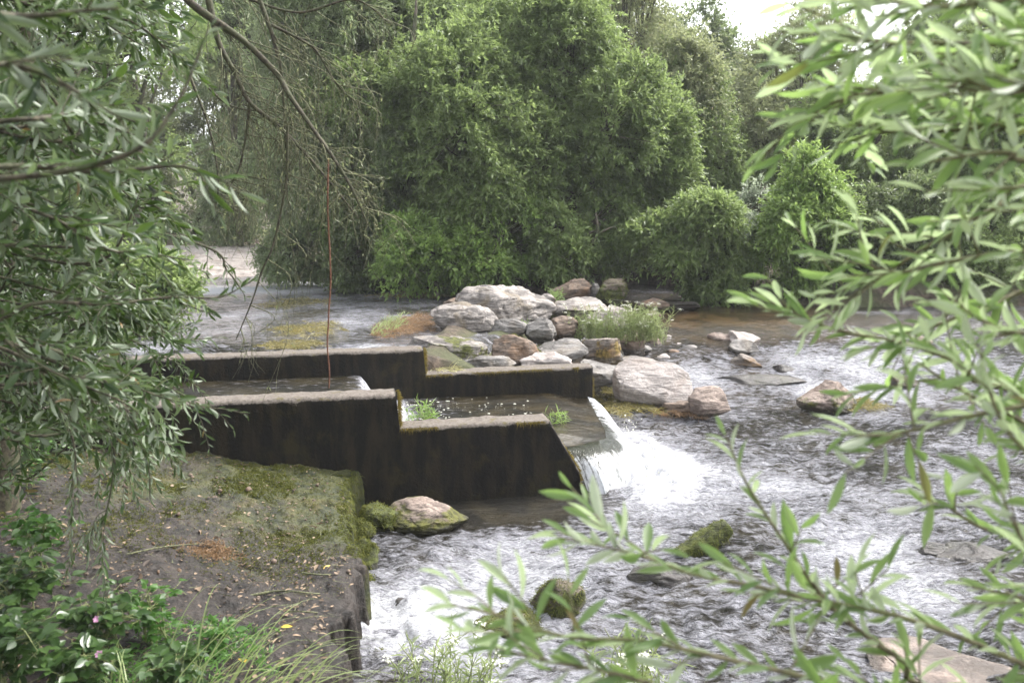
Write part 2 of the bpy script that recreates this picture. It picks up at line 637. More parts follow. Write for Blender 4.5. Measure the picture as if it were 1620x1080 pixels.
def water_z(x, y):
    s, n = sn(x, y)
    zr = .62 * sst(9.2, 13.8, y)
    pool = .74 - .10 * sst(13, 20, y) * 0
    x0 = -.86 + .42 * np.clip(y - 9.0, 0, 6)
    left = 1 - sst(x0, x0 + .8, x)
    behind = sst(2.17, 2.41, n) * (1 - sst(.70, .95, s) * (1 - sst(9.6, 11.5, y)))
    z = np.where(y > 8, left * behind * pool + (1 - left * behind) * zr, 0.0)
    z = np.where(n < 2.17, np.minimum(z, zr), z)
    return z


def ground_z(x, y):
    p = np.stack([x, y, x * 0], -1)
    n = fbm(p * .6, 3, 4) * .12
    fy = np.interp(x, FAR_X, FAR_Y) + fbm(p * .5, 8, 3) * .35
    far = sst(-.25, .5, y - fy)
    lx = np.interp(y, [2, 6.3, 8, 10, 13, 18, 24], [-.2, -3.0, -4.6, -5.6, -7.5, -11, -12])
    left = sst(-.1, .6, lx - x)
    rx = np.interp(y, [0, 3.2, 3.8, 4.6, 6, 8], [1.2, 1.7, 2.1, 3.6, 7, 16]) + n
    right = sst(-.1, .7, x - rx)
    near = sst(.1, .6, 2.75 - y + n)
    zw = water_z(x, y)
    bed = zw - .38
    land_far = 1.0 + .06 * np.maximum(y - fy, 0) + n
    land_near = .45 + n + .12 * np.maximum(-4.5 - x, 0) ** .5 + .05 * np.maximum(y - 6.5, 0)
    z = bed
    z = z + (np.where(y > 17, land_far, land_near) - z) * left
    z = z + (.25 + n * .5 - z) * right
    z = z + (.30 + n - z) * near
    z = z + (land_far - z) * far
    # the gravel bar that carries the boulders
    bx, by = (x - .05 - .28 * (y - 10)) / 1.15, (y - 10.9) / 1.45
    bar = np.exp(-(bx ** 2 + by ** 2) * 1.1)
    z = np.maximum(z, np.where(bar > .12, zw - .30 + .42 * bar + n * .5, -9))
    bs, bn = sn(x, y)
    core = sst(-1.48, -1.03, bs - .30 * (bn - 2.4)) * (1 - sst(.55, 1.25, bs - .10 * (bn - 2.4))) * sst(2.2, 2.36, bn) * (1 - sst(4.6, 6.2, bn))
    z = np.maximum(z, -.4 + core * (.97 + .05 * (bn - 2.4) + .24 * np.exp(-((bs - .3 * (bn - 2.4) + .97) / .42) ** 2) + n * .5))
    # the earth slab lies over this corner
    s, nn = sn(x, y)
    z = np.where((x > -7.5) & (x < -.3) & (y > -1) & (nn < .25), np.minimum(z, .02), z)
    return z


def fan_grid(ys, nu, half0, slope, cx=0.0):
    u = np.linspace(-1, 1, nu)
    Y = np.repeat(ys[:, None], nu, 1)
    X = cx + u[None] * (half0 + slope * np.maximum(ys, 0))[:, None]
    i = np.arange(len(ys) - 1)[:, None] * nu
    j = np.arange(nu - 1)[None]
    F = np.stack([i + j, i + j + 1, i + nu + j + 1, i + nu + j], -1).reshape(-1, 4)
    return X.ravel(), Y.ravel(), F


# ground: one sheet to the horizon
ys = np.concatenate([np.linspace(-40, -2, 12), np.linspace(-1.8, 30, 420), np.geomspace(30.5, 400, 40)])
x, y, F = fan_grid(ys, 420, 12, 1.0)
z = ground_z(x, y)
pp = np.stack([x, y, x * 0], -1)
z = z + fbm(pp * 4, 21, 3) * .02
tag(mesh_np('ground', np.stack([x, y, z], -1), F, M['ground']), None, None, kind='structure')

# river: rippled sheet that steps down from the upper pool to the plunge pool
ys = [2.3]
while ys[-1] < 26:
    ys.append(ys[-1] + .0052 * ys[-1] ** .93)
x, y, F = fan_grid(np.array(ys), 640, 1.2, .80, .0)
s_, n_ = sn(x, y)
pp = np.stack([x, y, x * 0], -1)
wz = water_z(x, y)
calm_wall = np.exp(-((s_ + .5) / .75) ** 2 - ((n_ + .15) / .42) ** 2)
plunge = np.exp(-np.maximum((x - 1.05) / .50, 0) ** 2 * 1.2 - np.minimum((x - 1.12) / .5, 0) ** 2 - ((y - 7.3 + .25 * (x - 1.1)) / .74) ** 2)
slabrush = np.exp(-((x + .55) / .42) ** 2 - ((y - 4.25) / .55) ** 2)
slope_r = sst(9.2, 10.3, y) * (1 - sst(11.4, 12.6, y)) * sst(1.2, 2.6, x)
calm_r = np.exp(-((x - 3.2) / 1.9) ** 2 - ((y - 13.7) / 1.2) ** 2)
pool_l = sst(8.5, 9.2, y) * (1 - sst(-.5, 1.2, x))
race = np.exp(-((y - (17.2 + .55 * (x + 4.6))) / 1.0) ** 2) * (1 - sst(-3.6, -2.4, x)) * sst(10, 13, y)
lower = (1 - sst(9.0, 10.0, y)) * (1 - calm_wall)
chop = .22 + .66 * lower + .60 * slope_r + .22 * pool_l + .5 * race - .16 * calm_r
amp = .20 * lower + .12 * slope_r + .03
disp = fbm(pp * np.array([1.9, 2.6, 1]) + .35 * fbm(pp * 2.2, 41, 2)[:, None], 31, 4, .52) * .16 * amp
disp += (1 - np.abs(fbm(pp * 6.5, 77, 3))) * .018 * lower + fbm(pp * 14, 5, 3) * .009 * lower + (1 - np.abs(fbm(pp * 5, 78, 3))) * .02 * slope_r
disp += plunge * (.05 + .11 * fbm(pp * 5, 61, 5, .6)) + slabrush * (.03 + .05 * fbm(pp * 7, 66, 4))
downstream = np.exp(-((x - 1.9) / 1.6) ** 2 - ((y - 6.3) / 1.6) ** 2)
foam = plunge * (1.0 + .42 * fbm(pp * 3.0, 90, 4)) + .26 * slabrush + .10 * lower + .16 * downstream + .19 * slope_r + .60 * race + .08 * pool_l - .5 * calm_wall - .25 * calm_r + .12 * fbm(pp * 1.3, 88, 3)
foam = foam + .10 * np.exp(-((x + .1) / .9) ** 2 - ((y - 4.9) / .7) ** 2)
shallow = np.clip(calm_r * 1.1 + .35 * sst(9.0, 9.8, y) * sst(.9, 2, x) * (1 - sst(4.5, 6.5, x)) + .04 * lower, 0, 1)
tag(mesh_np('river_water', np.stack([x, y, wz + disp], -1), F, M['water'], attrs={'foam': foam, 'chop': chop, 'shallow': shallow}), None, None, kind='structure')

# ---------------------------------------------------------------- concrete channel
def wall(name, label, prof, n0, seed):
    """prof: (s, top height) pairs; swept along the channel with a rounded top"""
    S, H = [], []
    for (s0, h0), (s1, h1) in zip(prof[:-1], prof[1:]):
        k = max(2, int(abs(s1 - s0) / .035) + 1)
        S += list(np.linspace(s0, s1, k)[:-1])
        H += list(np.linspace(h0, h1, k)[:-1])
    S.append(prof[-1][0])
    H.append(prof[-1][1])
    S, H = np.array(S), np.array(H)
    loop = [(0, t) for t in np.linspace(0, .93, 16)] + [(0, .965), (.006, .985), (.022, 1.0)]
    loop += [(q, 1.0) for q in np.linspace(.05, THICK - .05, 7)] + [(THICK - .022, 1.0), (THICK - .006, .985), (THICK, .965)]
    loop += [(THICK, t) for t in np.linspace(.93, 0, 16)]
    loop = np.array(loop)
    topm = np.array([1.0 if (q > .004 and q < THICK - .004 and t > .97) else (.35 if t >= .96 else 0) for q, t in loop])
    m = len(loop)
    bot = -.5
    Z = bot + (H[:, None] - bot) * np.minimum(loop[None, :, 1], 1)
    edge = (loop[:, 1] > .94) & (loop[:, 1] < 1)
    Z[:, edge] = H[:, None] - (1 - loop[None, edge, 1]) * .9
    V = W(np.repeat(S[:, None], m, 1), n0 + np.repeat(loop[None, :, 0], len(S), 0), Z).reshape(-1, 3)
    d = fbm(V * 2.1, seed, 2) * .003 + fbm(V * 15, seed + 5, 4, .6) * .007
    V = V + d[:, None] * (WN * .7 + np.array([0, 0, .8]))
    i = np.arange(len(S) - 1)[:, None] * m
    j = np.arange(m - 1)[None]
    F = np.stack([i + j, i + m + j, i + m + j + 1, i + j + 1], -1).reshape(-1, 4)
    A = np.tile(topm, len(S))
    caps = []
    for base in (0, (len(S) - 1) * m):
        c = [[base + k, base + k + 1, base + m - 2 - k, base + m - 1 - k] for k in range(m // 2 - 1)]
        caps += c if base else [q[::-1] for q in c]
    # slopes and steps face upstream or downstream: not the trodden top
    steep = np.abs(np.gradient(H, S + np.arange(len(S)) * 1e-6)) > .5
    A = A * np.repeat(np.where(steep, .45, 1.0), m)
    o = mesh_np(name, V, [F, np.array(caps)], M['wall'], attrs={'mark': A})
    return tag(o, label, 'wall')


def strands(pos, d, L, Wd, mat, name, parent=None, droop=.0, segs=3):
    """thin curved blades in one mesh"""
    n = len(pos)
    d = nrm(d)
    side = nrm(np.cross(d, rng.normal(size=(n, 3))))
    t = np.linspace(0, 1, segs + 1)
    wd_ = np.array([1 - .9 * q for q in t])
    C = pos[:, None] + d[:, None] * (t[None, :, None] * L[:, None, None]) - np.array([0, 0, 1.0]) * (droop * (t ** 2)[None, :, None] * L[:, None, None])
    off = side[:, None] * (wd_[None, :, None] * Wd[:, None, None] * .5)
    V = np.stack([C - off, C + off], 2).reshape(-1, 3)
    k = (np.arange(n) * (segs + 1) * 2)[:, None]
    j = (np.arange(segs) * 2)[None]
    F = np.stack([k + j, k + j + 1, k + j + 3, k + j + 2], -1).reshape(-1, 4)
    return mesh_np(name, V, F, mat, parent)


front = wall('channel_wall', 'nearer stepped concrete wall with sloping mossy end, black with algae',
             [(-6.5, .868), (-1.425, .868), (-1.405, .61), (-.235, .612), (.015, .18), (.03, .02), (.032, -.3)], 0.0, 11)
back = wall('channel_wall', 'farther stepped concrete wall running in front of the boulders',
            [(-6.5, .85), (-.992, .87), (-.972, .61), (.785, .63), (.79, -.3)], BACK_N, 12)


def fringe(parent, prof, n0, cnt, seed):
    r = np.random.default_rng(seed)
    seg = np.array([math.hypot(b[0] - a[0], b[1] - a[1]) * w for (a, b, w) in prof])
    pick = r.choice(len(prof), cnt, p=seg / seg.sum())
    a = np.array([p[0] for p in prof])[pick]
    b_ = np.array([p[1] for p in prof])[pick]
    t = r.random(cnt)[:, None]
    q = a + (b_ - a) * t
    steep = (np.abs(b_[:, 1] - a[:, 1]) > .1)
    nn = np.where(steep, r.random(cnt) * THICK, r.normal(0, .008, cnt))
    keep = vnoise(np.stack([q[:, 0] * 5, nn * 3, q[:, 1] * 5], -1), seed) > -.25
    q, nn, steep = q[keep], nn[keep], steep[keep]
    pos = W(q[:, 0], n0 + nn, q[:, 1] - .004)
    c = len(pos)
    d = r.normal(size=(c, 3)) * .5 + np.where(steep[:, None], WU * .8 + np.array([0, 0, -.1]), -WN * .7 + np.array([0, 0, -.3]))
    strands(pos, d, r.uniform(.012, .04, c), r.uniform(.003, .008, c), M['moss_hair'], 'moss_fringe', parent, .5)


fringe(front, [((-1.40, .865), (-1.40, .61), 5), ((-1.4, .605), (-.24, .607), 1.2), ((-.235, .61), (.02, .18), 7), ((.02, .18), (.032, .03), 3)], 0, 3800, 1)
fringe(back, [((-.972, .865), (-.972, .61), 4), ((-.97, .605), (.785, .625), 1), ((.79, .63), (.79, .3), 4)], BACK_N, 3000, 2)

# sill that carries the channel bed between the two walls
SILL = [(-6.4, .44), (-2.05, .44), (-1.95, .22), (-.3, .22), (.30, .20), (.42, .08), (.45, -.3)]
S = np.concatenate([np.linspace(-6.4, -.4, 60), np.linspace(-.38, .62, 60)])
nn = np.linspace(THICK - .1, BACK_N + .1, 70)
S2, N2 = np.meshgrid(S, nn, indexing='ij')
lip = np.interp(N2, [.26, .34, .5, .75, 1.3, 2.2], [-.03, .14, .40, .47, .58, .74])
zz = np.where(S2 < -1.55, .50, .24) - 1.2 * np.maximum(S2 - lip + .06, 0) ** 1.0 * 2.2
zz = np.maximum(zz, -.45) + fbm(np.stack([S2 * 6, N2 * 6, S2 * 0], -1).reshape(-1, 3), 3, 4).reshape(S2.shape) * .02
V = W(S2, N2, zz).reshape(-1, 3)
i = np.arange(len(S) - 1)[:, None] * len(nn)
j = np.arange(len(nn) - 1)[None]
F = np.stack([i + j, i + len(nn) + j, i + len(nn) + j + 1, i + j + 1], -1).reshape(-1, 4)
sill = mesh_np('channel_sill', V, F, M['rock_dark'], attrs={'mark': np.full(len(V), .1)})
tag(sill, 'dark mossy sill under the water between the two concrete walls', 'sill')

# water in the channel: upper level, small drop, lower level that bends over the lip
S = np.concatenate([np.linspace(-6.4, -1.9, 80), np.linspace(-1.88, -1.1, 50), np.linspace(-1.08, .8, 140)])
nn = np.linspace(THICK - .03, BACK_N + .03, 130)
S2, N2 = np.meshgrid(S, nn, indexing='ij')
lip = np.interp(N2, [.26, .34, .5, .75, 1.3, 2.2], [-.03, .14, .40, .47, .58, .74])
zz = np.where(S2 < -1.4, .63 - .26 * sst(-1.65, -1.42, S2), .37) - .07 * sst(lip - .50, lip, S2)
S3 = np.minimum(S2, lip)
pp = W(S3, N2, S3 * 0).reshape(-1, 3)
dd = fbm(pp * np.array([3, 5, 1]), 9, 4).reshape(S2.shape)
drop = np.exp(-((S2 + 1.42) / .17) ** 2)
zz = zz + dd * (.006 + .03 * drop)
V = W(S3, N2, zz).reshape(-1, 3)
F0 = np.arange(len(S) - 1)[:, None] * len(nn)
j = np.arange(len(nn) - 1)[None]
F = np.stack([F0 + j, F0 + len(nn) + j, F0 + len(nn) + j + 1, F0 + j + 1], -1).reshape(-1, 4)
dead = (S2 >= lip + .02).reshape(-1)
F = F[~dead[F].all(1)]
foam = 1.05 * drop + .16 * np.exp(-((S2 + 1.0) / .4) ** 2) - .16 + .10 * (S2 < -1.6) + .04 * np.exp(-((N2 - .45) / .12) ** 2) * sst(-.1, .2, S2) - .10 * sst(-.6, .0, S2)
tag(mesh_np('channel_water', V, F, M['water'], attrs={'foam': foam.ravel(), 'chop': (.09 + .5 * drop).ravel(), 'shallow': (.16 * sst(-.9, .1, S2)).ravel()}), None, None, kind='structure')

# the fall: a bent sheet from lip to plunge pool
nt, nd = 240, 60
t = np.linspace(0, 1, nt)
TT = [0, .13, .30, .42, .6, 1]
L0 = W(np.interp(t, TT, [-.04, .14, .40, .47, .55, .74]), np.interp(t, TT, [.27, .34, .50, .75, 1.2, 2.18]), np.full(nt, .303))
FT = W(np.interp(t, TT, [.10, .22, .66, .82, .90, 1.04]), np.interp(t, TT, [.06, -.10, .04, .50, 1.1, 2.14]), np.full(nt, -.03))
outd = (FT - L0) * np.array([1, 1, 0])
reach = np.linalg.norm(outd, axis=1)
outd = nrm(outd)
k = np.linspace(0, 1, nd)
V = L0[:, None] + outd[:, None] * (reach[:, None, None] * k[None, :, None]) - np.array([0, 0, 1.0]) * ((.05 * k + .29 * k ** 2)[None, :, None])
rip = fbm(np.stack([np.repeat(t[:, None] * 22, nd, 1), np.repeat(k[None] * 2.2, nt, 0), np.zeros((nt, nd))], -1).reshape(-1, 3), 4, 4).reshape(nt, nd)
V = V + outd[:, None] * (rip * .014 * k[None])[..., None]
i = np.arange(nt - 1)[:, None] * nd
j = np.arange(nd - 1)[None]
F = np.stack([i + j, i + j + 1, i + nd + j + 1, i + nd + j], -1).reshape(-1, 4)
fo = -.06 + .50 * sst(0, .6, k)[None] + (.26 * sst(.26, .40, t) * (1 - .35 * np.exp(-((t - .7) / .2) ** 2)))[:, None] + .16 * (np.exp(-((k - .10) / .09) ** 2))[None] * (t < .32)[:, None] + .20 * (1 - sst(.1, .5, k))[None] * sst(.45, .7, t)[:, None]
fall = mesh_np('waterfall', V.reshape(-1, 3), F, M['fall'], attrs={'foam': fo.ravel() * np.ones(nt * nd), 'across': np.repeat(t * 1.3, nd), 'down': np.tile(k, nt)})
tag(fall, 'white waterfall spilling over the lip at the end of the channel', 'waterfall')

# thrown drops round the foot of the fall
n = 320
b_ = L0[rng.integers(0, nt, n)]
pos = b_ + WU * rng.normal(.36, .11, n)[:, None] + WN * rng.normal(-.1, .2, n)[:, None]
pos[:, 2] = np.abs(rng.normal(.0, .07, n)) + .02
bm = bmesh.new()
bmesh.ops.create_icosphere(bm, subdivisions=1, radius=1)
bm.verts.ensure_lookup_table()
tv = np.array([v.co[:] for v in bm.verts])
tf = np.array([[v.index for v in f.verts] for f in bm.faces])
bm.free()
rad = rng.gamma(2, .0013, n) + .0008
V = (pos[:, None] + tv[None] * rad[:, None, None]).reshape(-1, 3)
F = (tf[None] + (np.arange(n) * len(tv))[:, None, None]).reshape(-1, 3)
tag(mesh_np('spray', V, F, M['white_petal']), 'white drops thrown up at the foot of the waterfall', 'spray', kind='stuff')

_ico = {}


def ico(n):
    if n not in _ico:
        bm = bmesh.new()
        bmesh.ops.create_icosphere(bm, subdivisions=n, radius=1)
        bm.verts.ensure_lookup_table()
        _ico[n] = (np.array([v.co[:] for v in bm.verts]), np.array([[v.index for v in f.verts] for f in bm.faces]))
        bm.free()
    return _ico[n]


# froth flecks drifting on the channel
n = 330
fs, fn = np.concatenate([rng.uniform(-1.35, .35, 150), rng.normal(-1.1, .25, 180)]), rng.uniform(.36, 2.05, n)
rad = rng.gamma(1.6, .0032, n) + .0015
pos = W(fs, fn, np.full(n, .374) - .10 * sst(-.3, .5, fs - np.interp(fn, [.3, .5, 2.2], [-.2, .0, .25])))
V = (pos[:, None] + tv[None] * rad[:, None, None] * np.array([1.3, 1, .35])).reshape(-1, 3)
F = (tf[None] + (np.arange(n) * len(tv))[:, None, None]).reshape(-1, 3)
tag(mesh_np('froth', V, F, M['white_petal']), 'white froth flecks drifting on the channel water', 'froth', kind='stuff')

# ---------------------------------------------------------------- earth slab on the near left
xs = np.concatenate([np.linspace(-8, -2.6, 110), np.linspace(-2.58, -.45, 210)])
ys = np.concatenate([np.linspace(-1.5, 2.6, 30), np.linspace(2.63, 6.9, 330)])
X, Y = np.meshgrid(xs, ys, indexing='ij')
pp = np.stack([X, Y, X * 0], -1).reshape(-1, 3)
ex = np.interp(Y, EDGE[::-1, 1], EDGE[::-1, 0])
ex = ex + fbm(pp * np.array([0, 5, 0]) + 3, 5, 5, .62).reshape(X.shape) * .055
s_, n_ = sn(X, Y)
top = .30 + .24 * sst(-1.1, -2.9, X) + .08 * sst(5.2, 3.0, Y) + fbm(pp * 1.7, 13, 4).reshape(X.shape) * .03
top = top + fbm(pp * 9, 17, 5, .6).reshape(X.shape) * .016 + (1 - np.abs(fbm(pp * 22, 19, 3)).reshape(X.shape)) * .010
fallf = sst(-.012, .06, X - ex + .03 * fbm(pp * 16, 29, 3).reshape(X.shape))
lowz = -.35
Z = top - .015 * sst(-.12, 0, X - ex) + (lowz - top) * fallf
moss = .34 * sst(3.9, 5.6, Y) + .10 * sst(-2.4, -1.2, X) * sst(3.6, 5, Y) + .40 * (fallf > .1) * (Y > 4.4) - .06 + .22 * np.exp(-((X - ex + .12) / .16) ** 2) * sst(4.4, 5.2, Y)
SLAB = (xs, ys, Z)
i = np.arange(len(xs) - 1)[:, None] * len(ys)
j = np.arange(len(ys) - 1)[None]
F = np.stack([i + j, i + len(ys) + j, i + len(ys) + j + 1, i + j + 1], -1).reshape(-1, 4)
tag(mesh_np('bank', np.stack([X, Y, Z], -1).reshape(-1, 3), F, M['bank'], attrs={'mark': moss.ravel()}), None, None, kind='structure')


def slab_z(x, y):
    i = np.clip(np.searchsorted(xs, x), 1, len(xs) - 1)
    j = np.clip(np.searchsorted(ys, y), 1, len(ys) - 1)
    return Z[i, j]


def on_slab(n, cond, seed):
    r = np.random.default_rng(seed)
    k = n * 14
    x, y = r.uniform(-3.4, -.75, k), r.uniform(2.9, 6.3, k)
    ok = (x < np.interp(y, EDGE[::-1, 1], EDGE[::-1, 0]) - .03) & (sn(x, y)[1] < -.04) & (r.random(k) < cond(x, y))
    q = np.stack([x[ok], y[ok]], -1)[:n]
    return q, slab_z(q[:, 0], q[:, 1])


# moss pile on the slab
q, z_ = on_slab(95000, lambda x, y: sst(3.9, 5.6, y) * (.06 + .9 * sst(-.25, .35, fbm(np.stack([x * 2.3, y * 2.3, x * 0], -1), 51, 3))), 3)
n = len(q)
strands(np.column_stack([q, z_ - .003]), rng.normal(size=(n, 3)) * .7 + np.array([0, 0, .8]), rng.uniform(.008, .022, n), rng.uniform(.003, .007, n), M['moss_green'], 'moss', None, .3, 2)
tag(bpy.data.objects['moss'], 'short green and ochre moss on the earth slab beside the wall', 'moss', kind='stuff')
# moss hanging over the slab's river edge
n = 9000
ey = rng.uniform(3.9, 6.2, n)
pp = np.stack([ey * 0, ey, ey * 0], -1)
exx = np.interp(ey, EDGE[::-1, 1], EDGE[::-1, 0]) + fbm(pp * np.array([0, 5, 0]) + 3, 5, 5, .62) * .055
ox = rng.uniform(-.07, .05, n)
zz_ = slab_z(exx + ox, ey)
ok = (fbm(pp * 2.3, 71, 3) > -.25 - .5 * (ey - 4.6)) & (zz_ > -.02)
n = int(ok.sum())
strands(np.column_stack([exx + ox, ey, zz_])[ok], np.column_stack([rng.normal(.7, .4, n), rng.normal(0, .5, n), rng.normal(-.1, .5, n)]), rng.uniform(.012, .045, n), rng.uniform(.003, .008, n), M['moss_green'], 'hanging_moss', None, .8)
tag(bpy.data.objects['hanging_moss'], 'moss hanging over the river edge of the earth slab', 'moss', kind='stuff')
# leaf litter and chips of wood
q, z_ = on_slab(2600, lambda x, y: .25 + .75 * sst(5.2, 3.6, y), 4)
n = len(q)
V, F = leaves_geo(BROAD_V, BROAD_F, np.column_stack([q, z_ + .006]), np.column_stack([rng.normal(size=(n, 2)), rng.normal(0, .15, n)]),
                  rng.normal(size=(n, 3)) * .35 + np.array([0, 0, 1.0]), rng.gamma(2.2, .008, n) + .006, rng.gamma(2.2, .003, n) + .004)
tag(mesh_np('litter', V, F, M['litter']), 'brown fallen leaves and chips scattered on the earth slab', 'litter', kind='stuff')

q, z_ = on_slab(700, lambda x, y: .2 + .8 * sst(5.4, 3.8, y), 14)
n = len(q)
strands(np.column_stack([q, z_ + .006]), np.column_stack([rng.normal(size=(n, 2)), rng.normal(.03, .05, n)]), rng.gamma(2, .03, n) + .02, rng.uniform(.003, .006, n), M['twig'], 'twig_litter', None, 0, 2)
tag(bpy.data.objects['twig_litter'], 'thin broken twigs strewn over the earth slab', 'twigs', kind='stuff')
q, z_ = on_slab(900, lambda x, y: .5 + 0 * y, 15)
n = len(q)
tv_, tf_ = ico(1)
rad = rng.gamma(2, .0028, n) + .002
V = (np.column_stack([q, z_])[:, None] + tv_[None] * rad[:, None, None] * rng.uniform(.6, 1.3, (n, 1, 3))).reshape(-1, 3)
F = (tf_[None] + (np.arange(n) * len(tv_))[:, None, None]).reshape(-1, 3)
tag(mesh_np('gravel', V, F, M['rock_brown'], attrs={'mark': np.full(len(V), -.4)}), 'loose grit and pebbles on the earth slab', 'gravel', kind='stuff')

# ---------------------------------------------------------------- rocks
def rock(name, label, cat, box, zb, mat, seed, depth=.8, facets=11, sub=5, tilt=0.0, sink=.25, moss=0.0, rough=.06, flat=None, group=None, lean=0.0, boxy=0.0):
    """box: the rock's extent in the photo (x0,y0,x1,y1) with its foot at height zb; built at that place in metres"""
    x0, y0, x1, y1 = box
    foot = PZ((x0 + x1) / 2, y1, zb)
    dist = foot[1]
    sc = dist / 1350 * 1.01
    w = (x1 - x0) * sc
    dep = w * depth
    up = (CAM_H - zb) / dist
    h = max((y1 - y0) * sc - dep * .55 * up, .28 * w * .5)
    r = np.random.default_rng(seed)
    v, f = ico(sub)
    v = v.copy()
    if boxy:
        v = np.sign(v) * np.abs(v) ** boxy
    for k in range(facets):
        a = nrm(r.normal(size=3) * np.array([1, 1, .8]))
        d = r.uniform(.50, .84)
        e = np.maximum(v @ a - d, 0)
        v -= a * e[:, None]
    if flat is not None:
        a = nrm(np.array(flat, float))
        e = np.maximum(v @ a - .34, 0)
        v -= a * (e * .97)[:, None]
    v[:, 2] += lean * v[:, 0]
    v /= np.abs(v).max(0)
    hh = h * (1 + sink)
    v = v * np.array([w * .5, dep * .5, hh * .5])
    m = (w + hh) * .5
    nn = nrm(v)
    q = v / m
    crack = np.maximum(0, .10 - np.abs(fbm(q * np.array([1.6, 1.6, 3.2]) + seed * 1.7, seed + 9, 3))) * 10
    v = v + nn * (fbm(q * 2.2 + seed, seed, 5) * rough * m * .9 + np.abs(fbm(q * np.array([3, 3, 8]) + seed, seed + 3, 5)) * rough * m * .6
                  - crack * .022 * m + fbm(q * 14, seed + 2, 3) * .007 * m)[:, None]
    if tilt:
        c, s = math.cos(tilt), math.sin(tilt)
        v = v @ np.array([[c, 0, s], [0, 1, 0], [-s, 0, c]])
    c = np.array([foot[0], foot[1] + dep * .42, zb + h - hh * .5])
    mk = moss + .16 * (1 - (v[:, 2] / hh + .5)) - .12 * (nn[:, 2] > .6) * (1 if moss < .2 else -1)
    o = mesh_np(name, v, f, mat, attrs={'mark': mk, 'wet': 1 - sst(.0, .13, v[:, 2] + c[2] - zb)})
    o.location = tuple(c)
    return tag(o, label, cat, group)


